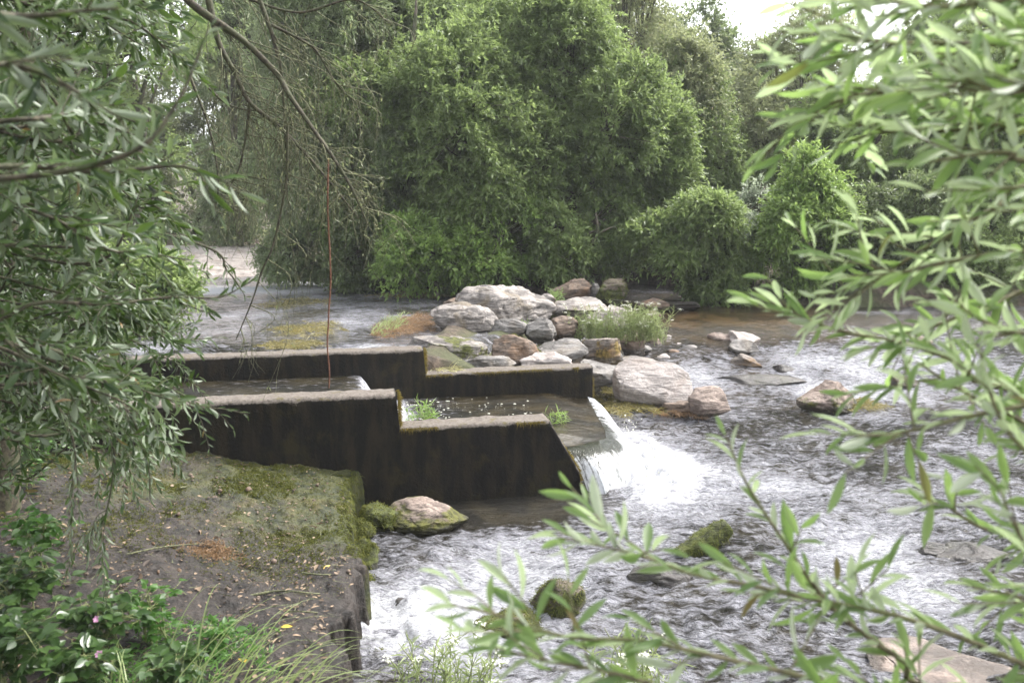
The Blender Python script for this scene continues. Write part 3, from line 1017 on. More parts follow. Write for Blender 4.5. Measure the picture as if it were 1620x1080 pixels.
RK = [
    # name, label, box, zb, mat, seed, options
    ('boulder', 'largest pale boulder at the top of the rock heap, sloping to the right', (722, 440, 880, 516), .74, 'rock_pale', 3, dict(sub=6, depth=.8, tilt=.16, facets=8, lean=-.25)),
    ('boulder', 'rounded pale boulder left of the largest one, green along its right edge', (668, 474, 784, 532), .70, 'rock_pale', 8, dict(sub=6, depth=.75, facets=6, rough=.05)),
    ('boulder', 'flat topped grey boulder with mossy front behind the farther concrete wall', (640, 508, 792, 582), .56, 'rock_pale', 15, dict(sub=6, depth=.7, flat=(0, -.2, 1), moss=.22)),
    ('boulder', 'broad beige boulder behind the white flowered plant', (866, 460, 962, 510), .74, 'rock_pale', 21, dict(depth=.8, flat=(0, -.3, 1), facets=8)),
    ('boulder', 'pale boulder half hidden by the white flowered plant', (930, 482, 1004, 528), .64, 'rock_white', 22, dict(depth=.7)),
    ('boulder', 'angular grey boulder with a dark hollow face below the largest boulder', (830, 503, 884, 542), .64, 'rock_grey', 27, dict(depth=.8, facets=12)),
    ('stone', 'small dark green stone in front of the largest boulder', (781, 507, 812, 532), .64, 'rock_grey', 29, dict(sub=4)),
    ('stone', 'brown mossy stone wedged low between the boulders', (790, 526, 838, 556), .56, 'rock_moss', 31, dict(sub=4)),
    ('boulder', 'smooth blue grey boulder tilted beside the orange stained one', (838, 528, 932, 576), .52, 'rock_grey', 36, dict(depth=.8, flat=(-.3, -.4, 1), rough=.035)),
    ('boulder', 'orange stained mossy boulder at the right of the rock heap', (918, 522, 1004, 574), .44, 'rock_orange', 38, dict(depth=.8, moss=.1)),
    ('boulder', 'brown boulder below the flowered plant, right of the orange stained one', (978, 523, 1034, 560), .42, 'rock_brown', 41, dict(depth=.8)),
    ('boulder', 'reddish brown rock right of the flat topped mossy boulder', (764, 528, 850, 584), .52, 'rock_brown', 43, dict(depth=.8, tilt=.2)),
    ('boulder', 'low flat grey rock just behind the farther wall', (728, 560, 816, 592), .52, 'rock_grey', 45, dict(depth=.6, facets=7)),
    ('boulder', 'pale angular rock with a white edge behind the farther wall', (806, 550, 904, 592), .48, 'rock_white', 48, dict(depth=.7, facets=12)),
    ('boulder', 'grey flat rock past the end of the farther wall', (902, 560, 1002, 612), .26, 'rock_grey', 52, dict(depth=.8, flat=(.1, -.3, 1))),
    ('boulder', 'thin beige slab of rock behind the big bleached boulder', (965, 553, 1050, 590), .28, 'rock_pale', 55, dict(depth=.7, flat=(0, -.2, 1))),
    ('boulder', 'big bleached boulder standing in the water beside the waterfall', (974, 562, 1100, 652), .06, 'rock_white', 62, dict(sub=6, depth=.75, facets=3, flat=(-.12, -.66, .6), rough=.018, lean=-.12, boxy=.62)),
    ('boulder', 'brown angular boulder right of the big bleached one', (1088, 610, 1164, 664), .04, 'rock_pink', 67, dict(depth=.8, facets=12, moss=-.3)),
    ('boulder', 'rounded granite boulder with moss at its foot, alone in the rapids', (1270, 596, 1372, 652), .04, 'rock_pink', 71, dict(depth=.8, facets=6, moss=.02)),
    ('stone', 'pinkish flat stone at the left of the stones in the shallows', (1120, 525, 1164, 548), .34, 'rock_pink', 74, dict(sub=4, moss=-.3)),
    ('stone', 'flat beige stone with a sharp right tip in the shallows', (1148, 523, 1210, 552), .33, 'rock_white', 76, dict(sub=4, tilt=-.12)),
    ('stone', 'striped slate leaning out of the water below the flat beige stone', (1158, 536, 1216, 566), .27, 'rock_grey', 79, dict(sub=4, tilt=-.35, facets=11)),
    ('stone', 'grey capped stone with orange weed round it in the shallows', (1160, 556, 1210, 588), .16, 'rock_orange', 81, dict(sub=4)),
    ('stone', 'small black stone breaking the surface in the rapids', (1218, 575, 1272, 598), .12, 'rock_dark', 83, dict(sub=4)),
    ('boulder', 'long dark submerged rock that the rapids slide over', (1124, 593, 1290, 620), .03, 'rock_dark', 85, dict(depth=.35, facets=3, rough=.02, sub=5)),
    ('boulder', 'pink granite boulder with a mossy skirt under the nearer wall', (596, 780, 742, 850), -.02, 'rock_pink', 91, dict(sub=6, depth=.75, facets=8, moss=.10)),
    ('boulder', 'dark mossy boulder left of the pink granite one', (560, 790, 628, 848), -.02, 'rock_moss', 94, dict(depth=.9, moss=.2)),
    ('stone', 'green mossy stone against the edge of the earth slab', (540, 816, 594, 860), -.02, 'rock_moss', 96, dict(sub=4, moss=.35)),
    ('stone', 'ochre and green mossy lump sliding off the earth slab into the river', (540, 842, 604, 912), -.04, 'rock_moss', 98, dict(sub=4, moss=.35, tilt=.5, depth=1.0)),
    ('boulder', 'dark wet boulder in the river below the mossy log', (972, 876, 1108, 944), -.05, 'rock_dark', 101, dict(depth=.7)),
    ('boulder', 'dark mossy boulder in the foam behind the lowest willow sprays', (826, 900, 944, 990), -.05, 'rock_moss', 105, dict(depth=.7, facets=11)),
    ('boulder', 'low beige and ochre rock in front of the dark mossy boulder', (742, 952, 876, 1018), -.05, 'rock_moss', 108, dict(depth=.8, moss=.12)),
    ('stone', 'smooth grey stone just under the surface near the slab edge', (612, 936, 670, 976), -.05, 'rock_dark', 111, dict(sub=4, depth=1.0)),
    ('stone', 'brown wet stone behind the willow leaves on the right', (1458, 850, 1514, 892), -.04, 'rock_dark', 113, dict(sub=4)),
    ('boulder', 'dark reddish rock by the right edge, behind willow leaves', (1488, 850, 1640, 910), -.04, 'rock_dark', 116, dict(depth=.7)),
    ('boulder', 'flat pinkish rock on the bank at the bottom right corner', (1390, 1058, 1680, 1130), -.04, 'rock_pink', 119, dict(depth=.9, flat=(0, 0, 1), moss=-.1)),
    ('stone', 'mossy stone with trailing grass at the near end of the slab edge', (548, 1012, 618, 1066), -.05, 'rock_moss', 121, dict(sub=4, moss=.3)),
    ('boulder', 'round mossy boulder in the dark under the far trees', (942, 440, 1000, 480), .74, 'rock_moss', 124, dict(depth=.8)),
    ('stone', 'upright grey stone left of the round mossy boulder under the trees', (932, 444, 954, 478), .74, 'rock_grey', 126, dict(sub=4)),
    ('stone', 'flat dark rock lying at the far edge of the brown shallows', (1050, 472, 1114, 494), .62, 'rock_dark', 128, dict(sub=4, flat=(0, 0, 1))),
    ('stone', 'rust coloured stone at the foot of the far bank', (1150, 466, 1180, 482), .63, 'rock_brown', 130, dict(sub=4)),
    ('stone', 'dark brown rock behind the flowered plant, under the far bank', (1010, 468, 1062, 492), .66, 'rock_brown', 133, dict(sub=4)),
    ('boulder', 'brown rock in the deep shade between the largest boulder and the bushes', (870, 440, 940, 478), .76, 'rock_brown', 135, dict(depth=.8)),
    ('stone', 'reddish stone touching the left end of the largest boulder', (700, 470, 736, 490), .74, 'rock_brown', 137, dict(sub=4)),
    ('stone', 'grey wedge of stone between the largest and the beige boulder', (842, 462, 880, 488), .76, 'rock_pale', 139, dict(sub=4)),
    ('stone', 'grey rock standing in the rapids at the right, behind willow twigs', (1440, 532, 1484, 556), .30, 'rock_pink', 141, dict(sub=4)),
    ('stone', 'low brown rock awash left of the right hand willow twigs', (1405, 590, 1460, 612), .12, 'rock_brown', 143, dict(sub=4)),
    ('boulder', 'dark grey rock filling the hollow under the largest boulder', (760, 500, 836, 536), .66, 'rock_grey', 147, dict(depth=.8)),
    ('stone', 'brown stone between the blue grey and the reddish brown rock', (826, 552, 868, 580), .52, 'rock_moss', 149, dict(sub=4)),
    ('boulder', 'dark wedge of rock below the beige boulder, left of the flowers', (868, 500, 926, 536), .62, 'rock_brown', 151, dict(depth=.8)),
    ('stone', 'grey stone pinched between the orange stained boulder and the thin beige slab', (940, 552, 990, 580), .38, 'rock_grey', 153, dict(sub=4)),
    ('stone', 'mossy stone leaning on the right flank of the largest boulder', (848, 488, 888, 514), .70, 'rock_moss', 155, dict(sub=4)),
    ('stone', 'dark mossy stone under the broken slab edge, next to the white rush', (548, 902, 592, 946), -.05, 'rock_moss', 157, dict(sub=4, moss=.1)),
    ('stone', 'black wet stone at the slab foot where the near foam starts', (532, 958, 574, 1000), -.06, 'rock_dark', 159, dict(sub=4)),
    ('boulder', 'rust red weedy rock at the foot of the big bleached boulder', (1040, 628, 1108, 664), .0, 'rock_brown', 145, dict(depth=.9, moss=.05)),
]
for nm, lab, box, zb, mt, seed, opt in RK:
    rock(nm, lab, 'boulder' if nm == 'boulder' else 'stone', box, zb, M[mt], seed, **opt)
def moss_on(o, n, seed, up=.25):
    """short moss strands rooted on the upper faces of a rock"""
    me = o.data
    k = len(me.vertices)
    v, nn = np.empty(k * 3), np.empty(k * 3)
    me.vertices.foreach_get('co', v)
    me.vertex_normals.foreach_get('vector', nn)
    v, nn = v.reshape(-1, 3), nn.reshape(-1, 3)
    keep = np.where((nn[:, 2] > up - .35 * fbm(v * 6, seed, 3)) & (fbm(v * 5 + 3, seed, 3) > -.35))[0]
    if len(keep) < 20:
        return
    q = np.random.default_rng(seed).choice(keep, n)
    strands(v[q] + rng.normal(0, .006, (n, 3)), nn[q] * .7 + rng.normal(size=(n, 3)) * .5, rng.uniform(.010, .026, n), rng.uniform(.003, .007, n), M['moss_green'], 'moss_cover', o, .6, 2)


for o in [o for o in COL.objects if o.type == 'MESH' and o.data.materials and o.data.materials[0] == M['rock_moss'] and o.name.split('.')[0] in ('boulder', 'stone')]:
    moss_on(o, 2600, len(o.name) + int(o.location.x * 50) % 97, .1)

# small cobbles of the bar and shallows
r = np.random.default_rng(77)
SM = [(805, 520, .66), (822, 516, .68), (896, 520, .66), (910, 515, .66), (884, 522, .64), (1042, 524, .46), (1040, 548, .36), (1058, 536, .42), (1074, 552, .32), (1092, 560, .28), (1066, 566, .26), (1050, 572, .24),
      (1110, 566, .24), (1022, 556, .36), (1000, 566, .32), (862, 548, .56), (846, 556, .54), (800, 550, .56), (1032, 508, .55), (1018, 514, .54), (700, 500, .72), (716, 504, .72)]
for k, (px, py, zb) in enumerate(SM):
    w_ = r.uniform(12, 34)
    rock('cobble', 'small grey or brown cobble lying loose among the boulders and shallows', 'stone', (px - w_ / 2, py - w_ * .55, px + w_ / 2, py + 3), zb - .02,
         M[['rock_pale', 'rock_grey', 'rock_brown', 'rock_white'][k % 4]], 300 + k, sub=3, group='cobbles round the rock heap')

# mossy log sticking out of the rapids
a, b_ = PZ(1092, 872, .02), PZ(1150, 832, .16)
pts = np.array([a + (b_ - a) * q for q in np.linspace(-.25, 1, 30)])
V, F = tube(pts, .075, .07, 22, .12)
V = V + nrm(V - np.repeat(pts, 22, 0)) * (fbm(V * 14, 9, 4) * .012)[:, None]
cap = np.array([[29 * 22 + k, 29 * 22 + (k + 1) % 22, 30 * 22] for k in range(22)])
V = np.vstack([V, pts[-1]])
lg = mesh_np('log', V, [F, cap], M['rock_moss'], attrs={'mark': np.full(len(V), .22)})
tag(lg, 'stub of a mossy log slanting out of the rapids', 'log')
n = 900
q = rng.integers(0, 29 * 22, n)
strands(V[q], nrm(V[q] - np.repeat(pts, 22, 0)[q]) + rng.normal(size=(n, 3)) * .4, rng.uniform(.012, .03, n), rng.uniform(.003, .006, n), M['moss_green'], 'moss_fringe', lg, .6)

# ---------------------------------------------------------------- weed mats and plants at the water
def weed_mat(name, label, cat, px0, py0, px1, py1, z, n, mat, up=.15, L=(.05, .14), seed=0, kind='stuff', Wd=(.004, .011)):
    r = np.random.default_rng(seed)
    c0, c1 = PZ(px0, (py0 + py1) / 2, z), PZ(px1, (py0 + py1) / 2, z)
    yb, yf = PZ((px0 + px1) / 2, py0, z)[1], PZ((px0 + px1) / 2, py1, z)[1]
    u, v = r.uniform(-1, 1, n * 3), r.uniform(-1, 1, n * 3)
    edge = 1 - (u ** 2 + v ** 2) + .55 * fbm(np.stack([u * 3, v * 3, u * 0 + seed], -1), seed, 3)
    edge = edge + .5 * fbm(np.stack([u * 9, v * 5, u * 0 + seed], -1), seed + 5, 3)
    u, v = u[edge > .34][:n], v[edge > .34][:n]
    n = len(u)
    mid = (c0 + c1) / 2
    pos = np.stack([mid[0] + u * (c1[0] - c0[0]) / 2, (yb + yf) / 2 + v * (yb - yf) / 2, z + .012 + .03 * r.random(n) * (1 - u * u)], -1)
    d = np.stack([r.normal(.5, .7, n), r.normal(-.3, .7, n), np.abs(r.normal(up, .2, n))], -1)
    o = strands(pos, d, r.uniform(*L, n), r.uniform(*Wd, n), mat, name, None, .5)
    return tag(o, label, cat, kind=kind)


weed_mat('river_weed', 'yellow green weed mat floating farthest back in the upper pool', 'weed', 405, 472, 520, 490, .75, 700, M['weed'], seed=1)
weed_mat('river_weed', 'long ochre weed mat across the middle of the upper pool', 'weed', 415, 510, 545, 536, .75, 1000, M['weed'], seed=2)
weed_mat('river_weed', 'ochre weed mat against the farther wall in the upper pool', 'weed', 395, 540, 520, 556, .75, 700, M['weed'], seed=3)
weed_mat('river_weed', 'thin weed band under the bushes on the far side of the pool', 'weed', 575, 462, 735, 474, .75, 700, M['weed'], seed=4)
weed_mat('river_weed', 'reddish brown weed bed left of the pale boulders', 'weed', 590, 498, 690, 540, .76, 2600, M['weed_red'], up=.5, seed=5)
weed_mat('river_weed', 'tangle of dry yellow stalks in the corner of the farther wall', 'weed', 675, 562, 745, 590, .60, 900, M['grass_dry'], up=.35, L=(.08, .2), seed=6)
weed_mat('river_weed', 'ochre weed spread between the waterfall and the bleached boulder', 'weed', 935, 612, 1060, 662, .08, 2200, M['weed'], up=.3, seed=7)
weed_mat('river_weed', 'rust red weed at the foot of the bleached boulder', 'weed', 1020, 632, 1110, 664, .05, 2200, M['weed_red'], up=.4, seed=8)
weed_mat('river_weed', 'green weed tuft lying on the shallows beside the slate', 'weed', 1120, 553, 1172, 570, .24, 900, M['weed'], up=.3, seed=9)
weed_mat('river_weed', 'yellow weed streaming round the lone granite boulder', 'weed', 1262, 628, 1400, 652, .05, 1600, M['weed'], up=.2, seed=10)
weed_mat('grass', 'bright green grass growing on the weed bed', 'grass', 590, 500, 640, 535, .80, 260, M['grass'], up=1.4, L=(.08, .2), seed=12)


def feather_plant(name, label, cat, spots, h, seed, flowers=True, nst=60, mat='grass', leafmat='grass'):
    r = np.random.default_rng(seed)
    base = spots.mean(0)
    o = thing(name, label, cat, base)
    st, lf = MB(), MB()
    for k in range(nst):
        p0 = spots[r.integers(len(spots))] + r.normal(0, .06, 3) * np.array([1, 1, 0])
        hh = h * r.uniform(.45, 1.1)
        lean = r.normal(0, .28, 3) * hh
        lean[2] = 0
        pts = catmull([p0, p0 + lean * .35 + [0, 0, hh * .55], p0 + lean * 1.2 + [0, 0, hh]], 8)
        st.add(*tube(pts, .0035, .0015, 4))
        m_ = 22
        t = r.uniform(.1, .95, m_)
        idx = (t * 7).astype(int)
        d = r.normal(size=(m_, 3)) + np.array([0, 0, .35])
        V, F = leaves_geo(FAR_V, FAR_F, pts[idx], d, r.normal(size=(m_, 3)) + [0, 0, 1], r.uniform(.04, .10, m_), r.uniform(.004, .010, m_))
        lf.add(V, F)
        if flowers and r.random() < .34:
            tip = pts[-1]
            m_ = 26
            q = tip + np.column_stack([r.normal(0, .016, (m_, 2)), r.normal(0, .005, m_)])
            V, F = leaves_geo(FAR_V, FAR_F, q, r.normal(size=(m_, 3)) * [1, 1, .3], r.normal(size=(m_, 3)) * .4 + [0, 0, 1], r.uniform(.008, .014, m_), r.uniform(.008, .012, m_))
            fl = MB()
            fl.add(V, F)
            fl.build('flower_head', M['white_petal'], o)
            for kk in range(5):
                st.add(*tube(np.array([tip - [0, 0, .03], q[kk]]), .001, .001, 3))
    st.build('stem', M['twig_green'], o)
    lf.build('leaves', M[leafmat], o)
    return o


sp = np.array([PZ(px, py, .60) for px, py in [(915, 536), (930, 536), (945, 537), (965, 537), (985, 538), (1000, 538), (1015, 538), (1030, 538), (1042, 540), (1005, 530)]])
feather_plant('flowering_plant', 'feathery green plant with white flower heads on the rock heap', 'plant', sp, .44, 5, True, 190, leafmat='grass')
sp = np.array([PZ(880, 480, .78)])
feather_plant('grass_tuft', 'yellow green grass tuft beside the beige boulder', 'plant', sp, .26, 6, False, 14, leafmat='leaf_young')
sp = np.array([PZ(px, 668, .38) for px in (655, 668, 680)])
feather_plant('water_plant', 'small green plant in the channel behind the nearer wall step', 'plant', sp, .20, 7, False, 12, leafmat='leaf_young')
sp = np.array([PZ(892, 668, .36)])
feather_plant('water_plant', 'tiny green sprig growing at the sloping wall end', 'plant', sp, .12, 8, False, 4, leafmat='leaf_young')
sp = np.array([PZ(833, 528, .66)])
feather_plant('water_plant', 'little green weed sprouting between the boulders', 'plant', sp, .17, 9, False, 6, leafmat='leaf_young')
for k, (px, py, lab, h) in enumerate([(700, 1095, 'white flower head plant under the lowest willow spray, leftmost of the bottom edge', .30), (765, 1110, 'white flower head plant at the bottom edge below the beige rock', .26),
                                      (985, 1105, 'white flower heads among the willow leaves at the bottom centre', .34), (1040, 1118, 'white flower head plant just right of the bottom centre', .28)]):
    p = PZ(px, py, .05)
    feather_plant('flowering_plant', lab, 'plant', p[None] + rng.normal(0, .03, (3, 3)) * [1, 1, 0], h, 40 + k, True, 14, leafmat='grass')

# ---------------------------------------------------------------- distant trees
def crown_geo(seed, c, rad, nspray, per, L, Wd, slen, nlobe=11, droop=.25, tv=FAR_V, tf=FAR_F, bottom=-1.0, weep=False):
    r = np.random.default_rng(seed)
    c, rad = np.asarray(c, float), np.asarray(rad, float)
    ld = nrm(r.normal(size=(nlobe, 3)))
    lc = ld * (r.uniform(.3, .78, nlobe) ** .7)[:, None]
    lr = r.uniform(.26, .46, nlobe)
    lw = lr ** 2
    k = r.choice(nlobe, nspray, p=lw / lw.sum())
    ncl = max(60, nspray // 10)
    ck = r.choice(nlobe, ncl, p=lw / lw.sum())
    cdir = nrm(r.normal(size=(ncl, 3)) + ld[ck] * .45 + np.array([0, 0, .25]))
    crr = .42 + .66 * r.random(ncl) ** .5
    ci = r.integers(0, ncl, nspray)
    k = ck[ci]
    d = nrm(cdir[ci] + r.normal(size=(nspray, 3)) * .16)
    rr = crr[ci] * r.normal(1, .05, nspray)
    loc = lc[k] + d * (lr[k] * rr)[:, None]
    loc += 0.13 * np.stack([fbm(loc * 2.6, seed + q, 2) for q in range(3)], -1)
    loc[:, 2] = np.maximum(loc[:, 2], bottom)
    o = c + loc * rad
    w = nrm(d * np.array([1, 1, .6]) + r.normal(size=(nspray, 3)) * .55 + np.array([0, 0, -.9 if weep else .12]))
    t = (np.arange(per) + .5) / per
    sl = slen * r.uniform(.6, 1.3, nspray)
    pos = o[:, None] + w[:, None] * (t[None, :, None] * sl[:, None, None]) - np.array([0, 0, 1.0]) * (droop * (t ** 2)[None, :, None] * sl[:, None, None])
    n = nspray * per
    pos = pos.reshape(-1, 3) + r.normal(0, .02, (n, 3))
    ww = np.repeat(w, per, 0)
    dd = nrm(ww * .75 + r.normal(size=(n, 3)) * .62 + np.array([0, 0, -.22]))
    up = r.normal(size=(n, 3)) * .42 + np.array([0, 0, 1.0])
    V, F = leaves_geo(tv, tf, pos, dd, up, L * r.uniform(.6, 1.25, n), Wd * r.uniform(.7, 1.2, n))
    # bare twigs under the sprays
    tb = MB()
    for q in r.choice(nspray, min(nspray, 160), replace=False):
        a = lc[k[q]] * rad + c
        tb.add(*tube(catmull([a * .6 + c * .4, (a + o[q]) / 2 + r.normal(0, .1, 3), o[q] + w[q] * sl[q] * .7], 5), .016, .004, 4))
    return V, F, lc * rad + c, tb


def tree(label, cat, px, Y, ytop, ybot, wpx, depth, mat, seed, nspray, per=16, L=.108, Wd=.041, slen=.34, name='tree', nlobe=11, weep=False, droop=.25, base_z=None, trunks=1, group=None):
    """crown spanning rows ytop..ybot and wpx columns round px at distance Y (photo pixels turned into metres)"""
    a, b2 = PD(px, ytop, Y), PD(px, ybot, Y)
    c = (a + b2) / 2
    rz = (a[2] - b2[2]) / 2
    rx = wpx * .5 * Y / 1350
    gz = float(ground_z(np.array([c[0]]), np.array([Y]))[0]) if base_z is None else base_z
    o = thing(name, label, cat, (c[0], Y, gz), group)
    V, F, lc, tb = crown_geo(seed, c, (rx, depth, rz), int(nspray * 1.75), per, L, Wd, slen, nlobe, droop, weep=weep)
    keep = V.reshape(-1, 5, 3)[:, 0, 2] > (gz if gz > .5 else .6) - .05
    V = V.reshape(-1, 5, 3)[keep].reshape(-1, 3)
    F = (FAR_F[None] + (np.arange(len(V) // 5) * 5)[:, None, None]).reshape(-1, 4)
    mesh_np('crown', V, F, mat, o, False)
    r = np.random.default_rng(seed + 900)
    for q in range(trunks):
        mb = MB()
        foot = np.array([c[0] + r.normal(0, .25 * rx), Y + r.normal(0, .2 * depth), gz - .2])
        R0 = .035 + .03 * rz
        topp = c + r.normal(0, .2, 3) * [rx, depth, rz]
        spine = catmull([foot, foot * .6 + topp * .4 + r.normal(0, .15, 3), topp, topp + [0, 0, rz * .5]], 18)
        mb.add(*tube(spine, R0, .015, 9, .12))
        for e in lc[q::trunks]:
            s0 = spine[r.integers(5, 14)]
            mb.add(*tube(catmull([s0, (s0 + e) / 2 + r.normal(0, .12, 3), e], 9), R0 * .4, .01, 6, .1))
        if q == 0:
            for vv, ff in zip(tb.V, tb.F[4]):
                pass
            for vv in range(len(tb.V)):
                mb.add(tb.V[vv], tb.F[4][vv] - sum(len(x_) for x_ in tb.V[:vv]))
        mb.build('trunk', M['bark'], o)
    return o


TREES = [
    # label, px, Y, ytop, ybot, wpx, depth, mat, seed, sprays, opts
    ('tall dense alder in the middle of the far bank, dark underneath', 755, 16.8, -90, 430, 470, 2.0, 'leaf_alder', 1, 5600, dict(trunks=2, nlobe=16)),
    ('pale grey green willow hanging at the left of the middle alder', 545, 17.2, -120, 390, 300, 1.7, 'leaf_willow', 2, 3400, dict(droop=.5, L=.13, Wd=.032)),
    ('leafy alder behind the hanging twigs, left of the middle alder', 640, 17.9, -80, 430, 240, 1.5, 'leaf_willow', 13, 2400, {}),
    ('pale leafy alder filling the gap between the two bigger alders', 848, 17.6, -70, 420, 260, 1.5, 'leaf_alder', 12, 2600, {}),
    ('leafy alder with a round right side above the mossy boulder', 920, 16.7, 0, 440, 280, 1.5, 'leaf_alder', 3, 3000, {}),
    ('thin grey tree with an open top right of the middle alder', 1005, 20.5, -60, 430, 230, 1.6, 'leaf_olive', 4, 2600, dict(slen=.5)),
    ('dull green tree behind the gap in the far bank', 1105, 20.5, 30, 440, 270, 1.8, 'leaf_alder', 5, 3600, {}),
    ('yellowish open tree with sky showing through its top', 1245, 21.5, 42, 430, 260, 1.9, 'leaf_olive', 6, 3200, dict(slen=.5)),
    ('dark tree behind the upper right willow branches', 1420, 20.0, 40, 430, 280, 1.9, 'leaf_alder', 7, 2600, {}),
    ('dark tree at the right edge behind the willow branches', 1600, 18.5, -20, 440, 300, 1.9, 'leaf_alder', 8, 2600, {}),
    ('pale tree far behind the left willow, by the stone ramp', 395, 24.0, -60, 370, 240, 2.2, 'leaf_willow', 9, 2200, {}),
    ('sparse tree behind the left willow with sky in its crown', 200, 19.0, -160, 330, 300, 2.2, 'leaf_alder', 10, 1000, {}),
    ('sparse tree at the left edge behind the left willow', 10, 16.5, -200, 380, 330, 2.0, 'leaf_alder', 11, 1000, {}),
]
for lab, px, Y, yt, yb, wpx, dep, mt, seed, ns, opt in TREES:
    tree(lab, 'tree', px, Y, yt, yb, wpx, dep, M[mt], seed, ns, **opt)
BUSHES = [
    ('bright green bush overhanging the pool left of the largest boulder', 675, 15.0, 322, 472, 140, .8, 'leaf_bright', 21, 900, {}),
    ('lighter leafy bush with an upright top behind the largest boulder', 788, 15.1, 312, 462, 120, .75, 'leaf_bright', 22, 720, {}),
    ('dull green bush behind the beige boulder', 910, 15.9, 295, 450, 190, .9, 'leaf_alder', 23, 1300, {}),
    ('dark bush in the shade left of the bright one, over the pool', 590, 16.4, 300, 452, 150, .9, 'leaf_dark', 24, 1000, {}),
    ('grey green bush on the far bank right of the water gap', 1098, 15.2, 325, 478, 170, .85, 'leaf_alder', 25, 1400, {}),
    ('bright bush with a rounded top on the right of the far bank', 1262, 15.4, 270, 474, 165, .95, 'leaf_bright', 26, 1500, {}),
    ('silvery weeping bush between the two bushes of the right bank', 1170, 16.0, 285, 420, 130, .7, 'leaf_silver', 27, 420, dict(weep=True)),
    ('dark bush low behind the right willow twigs', 1400, 15.8, 300, 478, 180, 1.0, 'leaf_dark', 28, 1400, {}),
    ('dark bush at the right edge by the water', 1570, 15.6, 280, 478, 220, 1.0, 'leaf_alder', 29, 1500, {}),
    ('deep green bush filling the gap under the dull trees', 1010, 19.6, 250, 446, 170, 1.0, 'leaf_dark', 30, 1200, {}),
    ('bush hanging over the head of the pool under the pale willow', 478, 17.6, 345, 432, 120, .7, 'leaf_willow', 31, 520, dict(weep=True)),
    ('leafy bush on the left bank behind the near willow', 120, 10.5, 330, 560, 300, 1.0, 'leaf_alder', 32, 1100, {}),
]
for lab, px, Y, yt, yb, wpx, dep, mt, seed, ns, opt in BUSHES:
    tree(lab, 'bush', px, Y, yt, yb, wpx, dep, M[mt], seed, ns, name='bush', nlobe=8, slen=.34, **opt)
# second row behind everything
BACKROW = [(-150, 27, 60), (120, 29, 110), (330, 30, 40), (520, 27, -110), (700, 28, -140), (880, 27, -70), (1060, 30, 30), (1210, 31, 66), (1350, 30, 50), (1500, 28, -30), (1680, 26, -120), (1850, 24, -150)]
for k, (px, Y, yt) in enumerate(BACKROW):
    tree('tall tree of the wood that closes the view behind the bank', 'tree', px, Y, yt, 400, 300, 2.4, M[['leaf_dark', 'leaf_alder', 'leaf_olive'][k % 3]], 50 + k, 2600, per=14, L=.17, Wd=.065, slen=.6, group='trees of the wood behind')

# stone ramp of the old weir at the back left
x = np.linspace(-10.5, -5.6, 120)
y = np.linspace(18.6, 24.5, 120)
X2, Y2 = np.meshgrid(x, y, indexing='ij')
pp = np.stack([X2, Y2, X2 * 0], -1).reshape(-1, 3)
Z2 = .62 + .72 * sst(19.0, 24, Y2 - .5 * (X2 + 6.2)) + (fbm(pp * 3, 4, 4).reshape(X2.shape)) * .03
cob = np.abs(fbm(pp * 5.5, 23, 2)).reshape(X2.shape) * -.05
Z2 = Z2 + cob - .8 * sst(-6.3, -5.7, X2)
i = np.arange(119)[:, None] * 120
j = np.arange(119)[None]
F = np.stack([i + j, i + 120 + j, i + 121 + j, i + 1 + j], -1).reshape(-1, 4)
tag(mesh_np('weir_ramp', np.stack([X2, Y2, Z2], -1).reshape(-1, 3), F, M['rock_white'], attrs={'mark': np.zeros(14400)}),
    'pale cobbled weir ramp sloping to the pool, far left behind the hanging twigs', 'weir')

